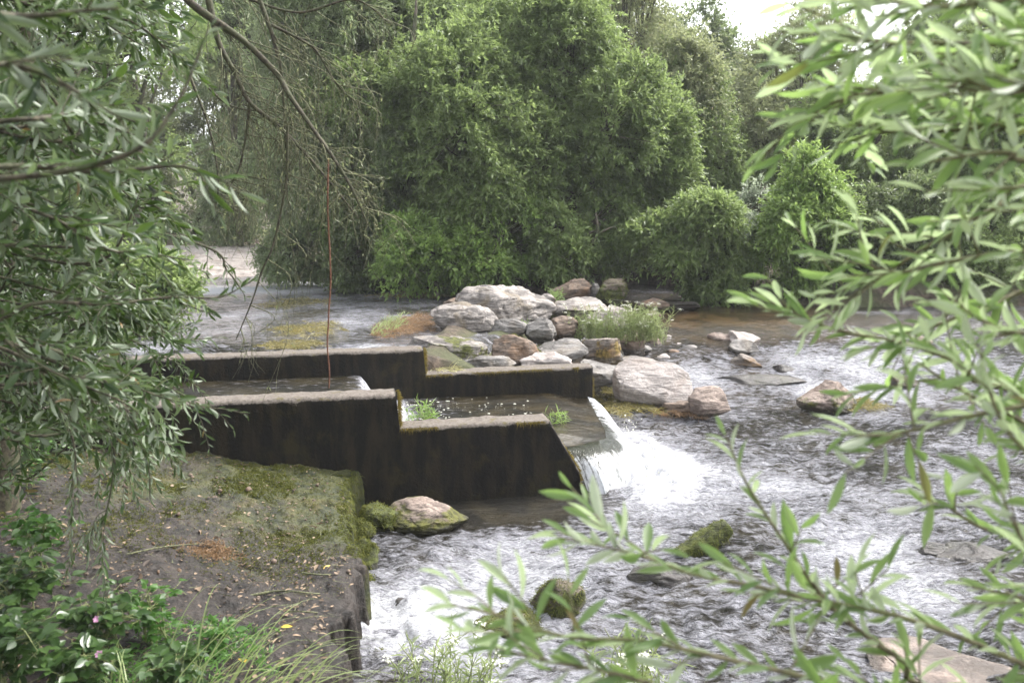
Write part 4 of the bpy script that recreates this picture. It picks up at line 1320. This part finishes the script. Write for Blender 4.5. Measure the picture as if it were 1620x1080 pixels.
# ---------------------------------------------------------------- near willows
def grow(path, r0, r1, seed, leaf_len, leaf_w, spacing, side_tw, tw_len, stem, lv, upb=.15, nst=26, t0=.25, hang=0.0, spread=.9, tipleaf=True, wild=.17):
    """branch along a 3-D path with side twigs and leaves; adds to the MB pair stem, lv"""
    r = np.random.default_rng(seed)
    pts = catmull(path, nst)
    pts = pts + np.stack([vnoise(pts * 6 + q * 9, seed + q) for q in range(3)], -1) * .012
    stem.add(*tube(pts, r0, r1, 7))
    lines = [(pts, t0)]
    total = np.linalg.norm(np.diff(pts, axis=0), axis=1).sum()
    for k in range(side_tw):
        q = r.uniform(t0 * .6, .97)
        i_ = int(q * (nst - 2))
        T = nrm(pts[i_ + 1] - pts[i_])
        dv = nrm(T * .85 + r.normal(size=3) * .6 + np.array([0, 0, upb]))
        ll = tw_len * r.uniform(.45, 1.15)
        p1 = pts[i_] + dv * ll * .5
        p2 = pts[i_] + dv * ll + np.array([0, 0, -hang * ll]) + r.normal(0, .05, 3) * ll
        tw = catmull([pts[i_], p1, p2], 10)
        stem.add(*tube(tw, max(r1, .0018), .0009, 5))
        lines.append((tw, .12))
    for ln_, ts in lines:
        seg = np.linalg.norm(np.diff(ln_, axis=0), axis=1)
        cum = np.concatenate([[0], np.cumsum(seg)])
        n = max(3, int(cum[-1] * (1 - ts) / spacing))
        u = np.linspace(ts, 1.0, n) * cum[-1]
        pos = np.stack([np.interp(u, cum, ln_[:, q]) for q in range(3)], -1)
        T = nrm(np.stack([np.interp(np.minimum(u, cum[-2]), cum[:-1], np.diff(ln_[:, q], axis=0) / np.maximum(seg, 1e-6)) for q in range(3)], -1))
        ref = nrm(np.cross(T, np.array([.1, -.5, .85])))
        alt = np.where(np.arange(n) % 2 == 0, 1, -1)[:, None]
        bi = np.cross(T, ref)
        ph = r.normal(0, .7, n)[:, None]
        sd = ref * alt * np.cos(ph) + bi * np.sin(ph)
        ang = np.linspace(spread, .35 if tipleaf else spread, n)[:, None]
        d = nrm(T * .9 + sd * ang + r.normal(size=(n, 3)) * wild + np.array([0, 0, -hang * .5]))
        sz = np.linspace(1.0, .72, n) * r.uniform(.55, 1.2, n)
        up = bi * .4 + np.array([0, -.25, 1.0]) + r.normal(size=(n, 3)) * (.4 + 1.4 * wild)
        V, F = leaves_geo(NEAR_V, NEAR_F, pos, d, up, leaf_len * sz, leaf_w * sz * r.uniform(.85, 1.15, n))
        lv.add(V, F)
    return pts


def px_path(seq):
    return [PD(px, py, Y) for px, py, Y in seq]


# right willow: trunk stands on the near bank just outside the frame
RT = np.array([2.75, .75, .25])
rw = thing('willow_tree', 'pale green willow reaching in from the right over the river', 'tree', RT)
mb = MB()
sp_ = catmull([RT + [0, 0, -.2], RT + [-.05, .1, 1.0], RT + [.05, .3, 2.2], RT + [0, .5, 3.4]], 24)
mb.add(*tube(sp_, .13, .05, 12, .1))
mb.build('trunk', M['bark_near'], rw)
RB = [
    # photo path (px, py, distance), twigs
    ([(1700, 80, 1.35), (1620, 96, 1.35), (1507, 124, 1.35), (1422, 142, 1.35), (1355, 162, 1.36), (1289, 187, 1.38), (1240, 218, 1.4), (1205, 252, 1.4)], 11, .17),
    ([(1720, 70, 1.3), (1620, 62, 1.3), (1493, 58, 1.3), (1420, 62, 1.3), (1370, 50, 1.32)], 9, .17),
    ([(1720, 10, 1.2), (1600, 10, 1.2), (1500, 20, 1.22), (1400, 12, 1.25), (1340, 20, 1.28)], 9, .16),
    ([(1720, 180, 1.4), (1600, 190, 1.4), (1500, 200, 1.42), (1400, 205, 1.45), (1320, 235, 1.5)], 10, .17),
    ([(1720, 250, 1.3), (1600, 240, 1.3), (1520, 250, 1.3), (1440, 262, 1.3)], 8, .15),
    ([(1720, 290, 1.5), (1582, 324, 1.5), (1502, 369, 1.5), (1427, 416, 1.5), (1373, 444, 1.5), (1296, 466, 1.52)], 11, .15),
    ([(1730, 400, 1.3), (1620, 392, 1.3), (1520, 410, 1.3), (1430, 430, 1.32), (1330, 440, 1.34)], 8, .14),
    ([(1730, 420, 1.55), (1620, 458, 1.55), (1524, 499, 1.55), (1423, 535, 1.55), (1352, 556, 1.55)], 9, .16),
    ([(1640, 620, 1.5), (1520, 580, 1.5), (1435, 547, 1.5), (1352, 529, 1.5), (1269, 496, 1.5), (1196, 480, 1.5)], 6, .11),
    ([(1730, 640, 1.25), (1620, 640, 1.25), (1500, 670, 1.25), (1420, 690, 1.25), (1350, 690, 1.25)], 6, .11),
    ([(1560, 1100, 1.3), (1440, 1040, 1.3), (1340, 973, 1.3), (1281, 908, 1.3), (1239, 849, 1.3), (1168, 760, 1.3), (1136, 690, 1.3)], 8, .10),
    ([(1740, 1100, 1.25), (1620, 1050, 1.25), (1399, 967, 1.25), (1227, 932, 1.25), (1120, 915, 1.25), (1000, 882, 1.25), (880, 852, 1.25)], 11, .12),
    ([(1560, 1140, 1.15), (1400, 1100, 1.15), (1281, 1074, 1.15), (1162, 1045, 1.15), (1020, 1009, 1.15), (900, 1004, 1.15), (800, 975, 1.15), (715, 958, 1.15)], 11, .12),
    ([(1760, 700, 1.45), (1650, 680, 1.45), (1560, 640, 1.45), (1490, 600, 1.45), (1440, 570, 1.45)], 8, .14),
    ([(1740, 520, 1.4), (1640, 530, 1.4), (1570, 520, 1.4), (1500, 470, 1.4)], 7, .14),
    ([(1300, 1160, 1.15), (1180, 1120, 1.15), (1080, 1090, 1.15), (960, 1060, 1.15), (860, 1050, 1.15), (770, 1030, 1.15)], 8, .11),
    ([(1750, 760, 1.2), (1660, 740, 1.2), (1600, 690, 1.2), (1560, 630, 1.2), (1540, 560, 1.2)], 7, .13),
    ([(1740, 130, 1.15), (1650, 140, 1.15), (1570, 130, 1.15), (1490, 100, 1.15)], 7, .14),
    ([(1700, -40, 1.25), (1600, -30, 1.25), (1500, -10, 1.25), (1420, 30, 1.27)], 7, .14),
    ([(1760, 330, 1.2), (1680, 330, 1.2), (1620, 300, 1.2), (1550, 300, 1.2)], 6, .13),
    ([(1760, 960, 1.15), (1680, 930, 1.15), (1620, 860, 1.15), (1590, 800, 1.15)], 7, .13),
    ([(1760, 860, 1.4), (1660, 850, 1.4), (1570, 830, 1.4), (1500, 800, 1.4), (1450, 790, 1.4)], 6, .12),
    ([(1780, 1020, 1.35), (1690, 960, 1.35), (1600, 930, 1.35), (1520, 920, 1.35)], 7, .13),
    ([(1720, 120, 1.45), (1600, 150, 1.45), (1500, 170, 1.45), (1400, 180, 1.45), (1330, 150, 1.45)], 10, .16),
    ([(1720, 20, 1.4), (1600, 40, 1.4), (1500, 90, 1.4), (1430, 110, 1.4)], 9, .16),
]
for k, (seq, ntw, tl) in enumerate(RB):
    path = px_path(seq)
    root = sp_[int(np.clip((path[0][2] - .2) / 3.4 * 23, 3, 22))]
    stem, lv = MB(), MB()
    grow([root, (root + path[0]) / 2 + [0, 0, .05]] + path,   .0062, .0012, 500 + k,   .076, .0158, .0155, ntw, tl, stem, lv, nst=40, t0=.42, wild=.24)
    br = stem.build('branch', M['bark_willow'], rw)
    lf = lv.build('leaves', M['leaf_near_right'], br)
    lf.location = (0, 0, 0)

# left willow: dense mass, trunk hidden beyond the left edge of the frame
LT = np.array([-3.3, 3.1, .4])
lw_ = thing('willow_tree', 'dense dark willow with silvery leaf backs filling the left side', 'tree', LT)
mb = MB()
spL = catmull([LT + [0, 0, -.2], LT + [.1, .1, 1.1], LT + [.15, .2, 2.2], LT + [.3, .3, 3.6]], 24)
mb.add(*tube(spL, .16, .06, 12, .1))
mb.build('trunk', M['bark_near'], lw_)
V, F, lc_, tb_ = crown_geo(77, np.array([-3.1, 2.3, 5.0]), (2.3, 2.7, 1.15), 1700, 15, .085, .022, .34, 12)
mesh_np('crown', V, F, M['leaf_near_left'], lw_, False)  # unseen crown overhead, added to shade the slab and the leaves below
mb = MB()
for e in lc_:
    mb.add(*tube(catmull([spL[-5], (spL[-3] + e) / 2 + [0, 0, .1], e], 9), .05, .012, 6, .1))
mb.build('limbs', M['bark_near'], lw_)  # carry the added overhead crown
r = np.random.default_rng(31)
LB = []
for k in range(84):
    py1 = r.uniform(-40, 760)
    lim = np.interp(py1, [-60, 0, 150, 260, 330, 420, 520, 640, 700, 780], [330, 330, 330, 270, 330, 380, 345, 330, 300, 240])
    px1 = lim * r.uniform(.2, .93)
    Y1 = r.uniform(2.4, 4.8)
    LB.append(([(px1 - r.uniform(170, 330), py1 - r.uniform(-60, 160), Y1 + r.normal(0, .2)), (px1 - r.uniform(60, 130), py1 - r.uniform(0, 70), Y1 + r.normal(0, .1)), (px1, py1, Y1)], 13, .24, .070, .0195, .015, .10))
LB += [
    ([(-150, 260, 1.5), (0, 290, 1.5), (200, 250, 1.5), (280, 165, 1.55), (335, 45, 1.6)], 5, .10, .075, .014, .02, .05),
    ([(-120, 100, 1.4), (40, 110, 1.4), (120, 150, 1.4), (150, 180, 1.42)], 8, .13, .075, .014, .015, .1),
    ([(-120, 250, 1.8), (60, 270, 1.8), (200, 262, 1.8), (290, 268, 1.82), (345, 290, 1.85)], 8, .12, .07, .013, .018, .15),
    ([(-120, 20, 1.5), (20, 20, 1.5), (90, 20, 1.5), (200, 20, 1.55)], 7, .14, .07, .014, .017, .1),
    ([(-160, 400, 2.6), (0, 388, 2.6), (90, 392, 2.6), (200, 402, 2.65), (300, 410, 2.7)], 14, .22, .062, .012, .014, .15),
    ([(-100, 520, 2.3), (60, 480, 2.3), (180, 480, 2.4), (330, 470, 2.5), (400, 440, 2.55)], 12, .2, .06, .012, .014, .2),
    ([(-60, 600, 3.0), (120, 600, 3.0), (250, 625, 3.0), (330, 645, 3.0), (390, 660, 3.0)], 8, .16, .055, .010, .016, .1),
    ([(60, 560, 2.9), (150, 640, 2.9), (180, 720, 2.9), (165, 800, 2.9), (150, 850, 2.9)], 14, .2, .055, .010, .012, .8),
    ([(100, 560, 2.9), (190, 640, 2.9), (230, 720, 2.9), (240, 790, 2.9)], 14, .2, .055, .010, .012, .8),
    ([(20, 560, 2.7), (90, 640, 2.7), (120, 720, 2.7), (110, 790, 2.7)], 12, .2, .055, .010, .012, .8),
    ([(300, 380, 3.6), (360, 430, 3.6), (390, 470, 3.6)], 6, .14, .055, .011, .016, .2),
    ([(120, 470, 3.3), (230, 520, 3.3), (320, 560, 3.3)], 13, .2, .06, .0165, .014, .15),
    ([(100, 560, 3.5), (220, 590, 3.5), (315, 640, 3.5)], 13, .2, .06, .0165, .014, .2),
    ([(90, 620, 3.2), (190, 660, 3.2), (285, 720, 3.2)], 13, .2, .06, .0165, .014, .3),
    ([(140, 420, 3.8), (250, 470, 3.8), (345, 500, 3.8)], 13, .2, .06, .0165, .014, .2),
    ([(100, 500, 3.9), (210, 540, 3.9), (300, 585, 3.9)], 15, .22, .055, .015, .013, .2),
    ([(60, 560, 4.1), (170, 580, 4.1), (275, 610, 4.1)], 15, .22, .055, .015, .013, .25),
    ([(90, 640, 3.6), (160, 690, 3.6), (220, 770, 3.6)], 14, .2, .055, .014, .013, .5),
]
for k, (seq, ntw, tl, ll, lw2, spc, hang) in enumerate(LB):
    path = px_path(seq)
    root = spL[int(np.clip((path[0][2] + .1) / 3.6 * 23, 2, 22))]
    stem, lv = MB(), MB()
    grow([root, (root + path[0]) / 2 + [0, 0, .06]] + path, .009, .0013, 700 + k, ll, lw2, spc, ntw, tl, stem, lv, nst=34, t0=.38 if k < 84 else .45, hang=hang, upb=.0, wild=.34, spread=1.15)
    br = stem.build('branch', M['bark_near'], lw_)
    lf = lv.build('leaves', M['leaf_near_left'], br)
    lf.location = (0, 0, 0)

# half bare tree whose thin limbs hang over the pool
bt_base = np.array([-2.9, 4.6, .5])
bt = thing('bare_tree', 'half bare tree whose mossy limbs and thin brown twigs hang over the pool', 'tree', bt_base)
mb = MB()
spB = catmull([bt_base + [0, 0, -.3], bt_base + [.1, 0, 1.2], bt_base + [.4, -.1, 2.6], bt_base + [.8, -.2, 3.3]], 20)
mb.add(*tube(spB, .12, .05, 10, .12))
mb.build('trunk', M['bark_near'], bt)
LIMB = [
    ([(240, -60, 4.2), (300, 3, 4.2), (346, 37, 4.2), (388, 67, 4.2), (437, 116, 4.2), (458, 151, 4.15), (490, 197, 4.1), (532, 257, 4.05), (559, 303, 4.0), (582, 356, 4.0)], .022, 34),
    ([(330, 0, 4.3), (346, 67, 4.3), (370, 113, 4.3), (395, 162, 4.3), (441, 200, 4.3), (483, 243, 4.25), (525, 292, 4.2), (567, 345, 4.2)], .016, 34),
    ([(400, -40, 4.5), (411, 0, 4.5), (430, 53, 4.5), (444, 109, 4.5), (448, 151, 4.5), (451, 211, 4.5), (455, 317, 4.5)], .014, 22),
    ([(395, 162, 4.3), (391, 197, 4.3), (381, 257, 4.3), (360, 303, 4.3)], .009, 16),
    ([(455, 200, 4.2), (452, 290, 4.2), (433, 384, 4.2), (415, 427, 4.2), (398, 478, 4.2), (373, 538, 4.2)], .007, 10),
    ([(430, 40, 4.4), (470, 60, 4.4), (500, 80, 4.4), (530, 130, 4.4), (560, 160, 4.4)], .008, 16),
    ([(280, -40, 4.6), (370, -10, 4.6), (470, 20, 4.6), (560, 0, 4.6), (620, 40, 4.6)], .010, 18),
    ([(330, 140, 4.5), (360, 165, 4.5), (400, 175, 4.5), (440, 170, 4.5)], .006, 12),
    ([(300, 120, 4.8), (330, 200, 4.8), (345, 280, 4.8), (340, 340, 4.8)], .008, 16),
]
r = np.random.default_rng(99)
for k, (seq, rad, ntw) in enumerate(LIMB):
    pts = catmull(px_path(seq), 50)
    mb = MB()
    mb.add(*tube(pts, rad, .0022, 7, .15))
    if k in (0, 6):
        mb.add(*tube(catmull([spB[-1], (spB[-1] + pts[0]) / 2 + [0, 0, .1], pts[0]], 8), .03, rad, 8))
    limb = mb.build('limb', M['bark_near'], bt)
    tw, lv = MB(), MB()
    for q in range(int(ntw * 1.25)):
        i_ = r.integers(8, 48)
        p0 = pts[i_]
        ll = r.uniform(.2, .68) * (1 if i_ < 36 else .4)
        dv = nrm(np.array([r.normal(.22, .28), r.normal(0, .25), -.8 + r.normal(0, .25)]))
        mid = p0 + dv * ll * .5 + np.array([r.normal(.08, .06), r.normal(0, .04), .10 * ll])
        end = p0 + dv * ll * np.array([.7, .7, 1.15])
        ln = catmull([p0, mid, end], 12)
        tw.add(*tube(ln, r.uniform(.0018, .0035), .0008, 4))
        for m_ in range(r.integers(1, 5)):
            a = ln[r.integers(3, 11)]
            e = a + np.array([r.normal(0, .07), r.normal(0, .05), -r.uniform(.05, .22)])
            tw.add(*tube(np.array([a, (a + e) / 2 + r.normal(0, .008, 3), e]), .0013, .0006, 3))
        m_ = r.integers(0, 7)
        if m_:
            ii = r.integers(3, 12, m_)
            V, F = leaves_geo(FAR_V, FAR_F, ln[ii], r.normal(size=(m_, 3)) + [0, 0, -.8], r.normal(size=(m_, 3)), r.uniform(.02, .045, m_), r.uniform(.004, .008, m_))
            lv.add(V, F)
    t_ = tw.build('twigs', M['twig'], limb)
    t_.location = (0, 0, 0)
    l_ = lv.build('leaves', M['leaf_olive'], limb)
    l_.location = (0, 0, 0)

# single red brown dead twig hanging straight down to the wall
p = catmull(px_path([(519, 250, 4.1), (518, 330, 4.1), (521, 420, 4.1), (519, 500, 4.1), (520, 570, 4.1), (520, 612, 4.1)]), 40)
p = p + np.stack([vnoise(p * 7 + q * 3, 4 + q) for q in range(3)], -1) * .008
tag(mesh_np('dead_twig', *tube(p, .0048, .003, 6, .2), M['twig_red']), 'single red brown dead twig hanging straight down in front of the walls', 'twig')

# ---------------------------------------------------------------- near left undergrowth
def bramble(label, base, seed, nstem=6, h=.45, ll=.06, mat='leaf_bramble', name='bramble', flowers=0):
    r = np.random.default_rng(seed)
    o = thing(name, label, 'plant', base)
    st, lv, fl = MB(), MB(), MB()
    for k in range(nstem):
        a = r.uniform(0, 2 * math.pi)
        out = np.array([math.cos(a), math.sin(a), 0]) * r.uniform(.1, .4) * h * 1.6
        pts = catmull([base + r.normal(0, .04, 3) * [1, 1, 0] - [0, 0, .03], base + out * .4 + [0, 0, h * r.uniform(.5, .9)], base + out + [0, 0, h * r.uniform(.4, 1.0)]], 16)
        st.add(*tube(pts, .0035, .0015, 5))
        for i_ in range(3, 16, 1):
            dv = nrm(r.normal(size=3) * [1, 1, .3] + [0, 0, .25])
            e = pts[i_] + dv * .045
            st.add(*tube(np.array([pts[i_], e]), .0012, .001, 3))
            n = 3
            ang = np.array([-.9, 0, .9]) + r.normal(0, .15, 3)
            sd = nrm(np.cross(dv, [0, 0, 1]))
            d = dv * np.cos(ang)[:, None] + sd * np.sin(ang)[:, None] + [0, 0, -.15]
            L = ll * r.uniform(.6, 1.2) * np.array([.8, 1.1, .8])
            V, F = leaves_geo(BROAD_V, BROAD_F, np.repeat(e[None], 3, 0), d, r.normal(size=(3, 3)) * .3 + [0, -.2, 1], L, L * .62)
            lv.add(V, F)
        if k < flowers:
            tip = pts[-1] + [0, 0, .02]
            a5 = np.arange(6) / 6 * 2 * math.pi
            d = np.stack([np.cos(a5), np.sin(a5) * .6 - .3, np.sin(a5) * .6 + .3], -1)
            V, F = leaves_geo(BROAD_V, BROAD_F, np.repeat(tip[None], 6, 0), d, np.repeat([[0, -.8, .6]], 6, 0), np.full(6, .016), np.full(6, .014))
            fl.add(V, F)
    st.build('stem', M['twig_green'], o)
    lv.build('leaves', M[mat], o)
    if fl.V:
        fl.build('flower', M['pink_petal'], o)
    return o


def at_slab(px, py):
    p = PZ(px, py, .45)
    p[2] = slab_z(np.array([p[0]]), np.array([p[1]]))[0]
    return PZ(px, py, p[2])


BR = [
    ('glossy dark bramble in the bottom left corner', (20, 1100), 1, 12, .34, .06, 'leaf_bramble', 0),
    ('dark bramble at the left edge with drooping leaves', (30, 990), 2, 10, .30, .055, 'leaf_bramble', 0),
    ('bramble with a pink flower beside the nettle', (170, 1050), 3, 10, .28, .05, 'leaf_bramble', 2),
    ('fresh green nettle standing on the earth slab', (245, 1020), 4, 9, .24, .038, 'leaf_nettle', 0),
    ('low bramble along the bottom edge right of the nettle', (270, 1110), 5, 9, .20, .05, 'leaf_bramble', 0),
    ('small green weed between the nettle and the grasses', (350, 1030), 6, 5, .13, .035, 'leaf_nettle', 0),
    ('bramble under the hanging willow sprays at the left edge', (60, 900), 7, 8, .26, .05, 'leaf_nettle', 0),
    ('bramble at the bottom edge below the pink flowers', (120, 1130), 8, 10, .26, .055, 'leaf_bramble', 1),
    ('leafy weed beneath the willow near the wall', (40, 780), 9, 8, .40, .05, 'leaf_nettle', 0),
    ('leafy weed at the left end of the nearer wall', (210, 700), 10, 7, .30, .05, 'leaf_nettle', 0),
]
for lab, (px, py), seed, ns, h, ll, mt, fl in BR:
    bramble(lab, at_slab(px, py), 200 + seed, ns, h, ll, mt, 'nettle' if mt == 'leaf_nettle' else 'bramble', fl)

# long grasses leaning over the slab edge
def grass_clump(label, px, py, n, h, seed, lean, mat='grass'):
    r = np.random.default_rng(seed)
    base = at_slab(px, py)
    pos = base + r.normal(0, .07, (n, 3)) * [1, 1, 0]
    d = r.normal(size=(n, 3)) * .25 + np.array(lean) + [0, 0, 1]
    o = strands(pos, d, h * r.uniform(.5, 1.15, n), r.uniform(.005, .009, n), M[mat], 'grass_clump', None, .55, 9)
    return tag(o, label, 'grass')


grass_clump('long pale grass leaning right over the slab edge', 370, 1110, 22, .78, 1, (.60, .15, 0))
grass_clump('tall thin grass stalks rising in front of the earth slab', 300, 1120, 12, .95, 2, (.45, .25, 0))
grass_clump('grass arching from the bottom edge towards the foam', 450, 1120, 30, .62, 3, (.6, .25, 0))
grass_clump('few grass stems left of the nettle', 190, 1110, 10, .5, 4, (-.25, .2, 0))
grass_clump('grass hanging off the near corner of the slab', 520, 1090, 24, .26, 5, (.6, -.2, -.5))
grass_clump('dry grass stems in the bottom left corner', 80, 1130, 22, .26, 6, (.1, .1, 0), 'grass_dry')
weed_mat('ground_cover', 'low green weeds along the bottom edge of the bank', 'weeds', 60, 990, 460, 1110, .40, 1500, M['leaf_nettle'], up=.9, L=(.03, .09), seed=21)

# yellow leaves and dead twigs lying on the slab
YL = [(445, 996, 'curled yellow leaf near the slab edge'), (392, 1052, 'long yellow leaf beside the grasses at the bottom'), (512, 905, 'orange yellow leaf right of the moss clod'), (424, 826, 'tan leaf in the middle of the slab'),
      (525, 728, 'pale leaf near the corner of slab and wall'), (305, 942, 'pale tan leaf right of the nettle top')]
for k, (px, py, lab) in enumerate(YL):
    p = at_slab(px, py) + [0, 0, .014]
    a = rng.uniform(0, 6.28)
    V, F = leaves_geo(BROAD_V, BROAD_F, p[None], np.array([[math.cos(a), .3 * math.sin(a), .12]]), np.array([[.1, -.4, 1.0]]), np.array([.05 if k < 3 else .035]), np.array([.02 if k < 3 else .014]))
    tag(mesh_np('fallen_leaf', V, F, M['yellow_leaf'] if k < 3 else M['litter']), lab, 'leaf')
TW = [([(385, 948), (440, 938), (500, 942), (550, 944)], .006, 'dark crooked stick lying across the slab near the edge'), ([(478, 909), (510, 912), (542, 910)], .006, 'short brown stick right of the moss clod'),
      ([(285, 774), (310, 770), (335, 766)], .005, 'thin stick on the mossy part of the slab'), ([(455, 970), (500, 972), (535, 978)], .004, 'thin stick at the near slab edge'), ([(200, 880), (260, 868), (330, 862)], .005, 'long twig lying left of the moss clod')]
for seq, rad, lab in TW:
    p = np.array([at_slab(*q) + [0, 0, .012] for q in seq])
    tag(mesh_np('stick', *tube(catmull(p, 16), rad, rad * .5, 6, .25), M['twig']), lab, 'stick')
# clod of brown moss on the slab
p = at_slab(335, 878)
q = np.random.default_rng(3)
n = 1500
pos = p + np.column_stack([q.normal(0, .09, n), q.normal(0, .05, n), np.zeros(n)])
pos[:, 2] = slab_z(pos[:, 0], pos[:, 1]) + .03 * np.exp(-((pos[:, 0] - p[0]) / .08) ** 2) * q.random(n)
tag(strands(pos, q.normal(size=(n, 3)) + [0, 0, .3], q.uniform(.012, .035, n), q.uniform(.004, .009, n), M['weed_red'], 'moss_clod', None, .4, 2), 'torn clod of brown moss lying on the slab', 'moss')

# ---------------------------------------------------------------- haze volume added to lift the dark tones of the far trees
V = np.array([[x_, y_, z_] for z_ in (-2.0, 16.0) for y_ in (-45, 62) for x_ in (-75, 75)], float)
hz = mesh_np('haze', V, np.array([[0, 2, 3, 1], [4, 5, 7, 6], [0, 1, 5, 4], [2, 6, 7, 3], [0, 4, 6, 2], [1, 3, 7, 5]]), None)
hm = bpy.data.materials.new('damp_air')
hm.use_nodes = True
hm.node_tree.nodes.clear()
ho = hm.node_tree.nodes.new('ShaderNodeOutputMaterial')
pv = hm.node_tree.nodes.new('ShaderNodeVolumePrincipled')
pv.inputs['Color'].default_value = (.95, .97, 1, 1)
pv.inputs['Density'].default_value = .0012
pv.inputs['Anisotropy'].default_value = 0
hm.node_tree.links.new(pv.outputs[0], ho.inputs['Volume'])
hz.data.materials.append(hm)
tag(hz, 'added pale haze lifting the dark tones of the far trees', 'haze', kind='stuff')
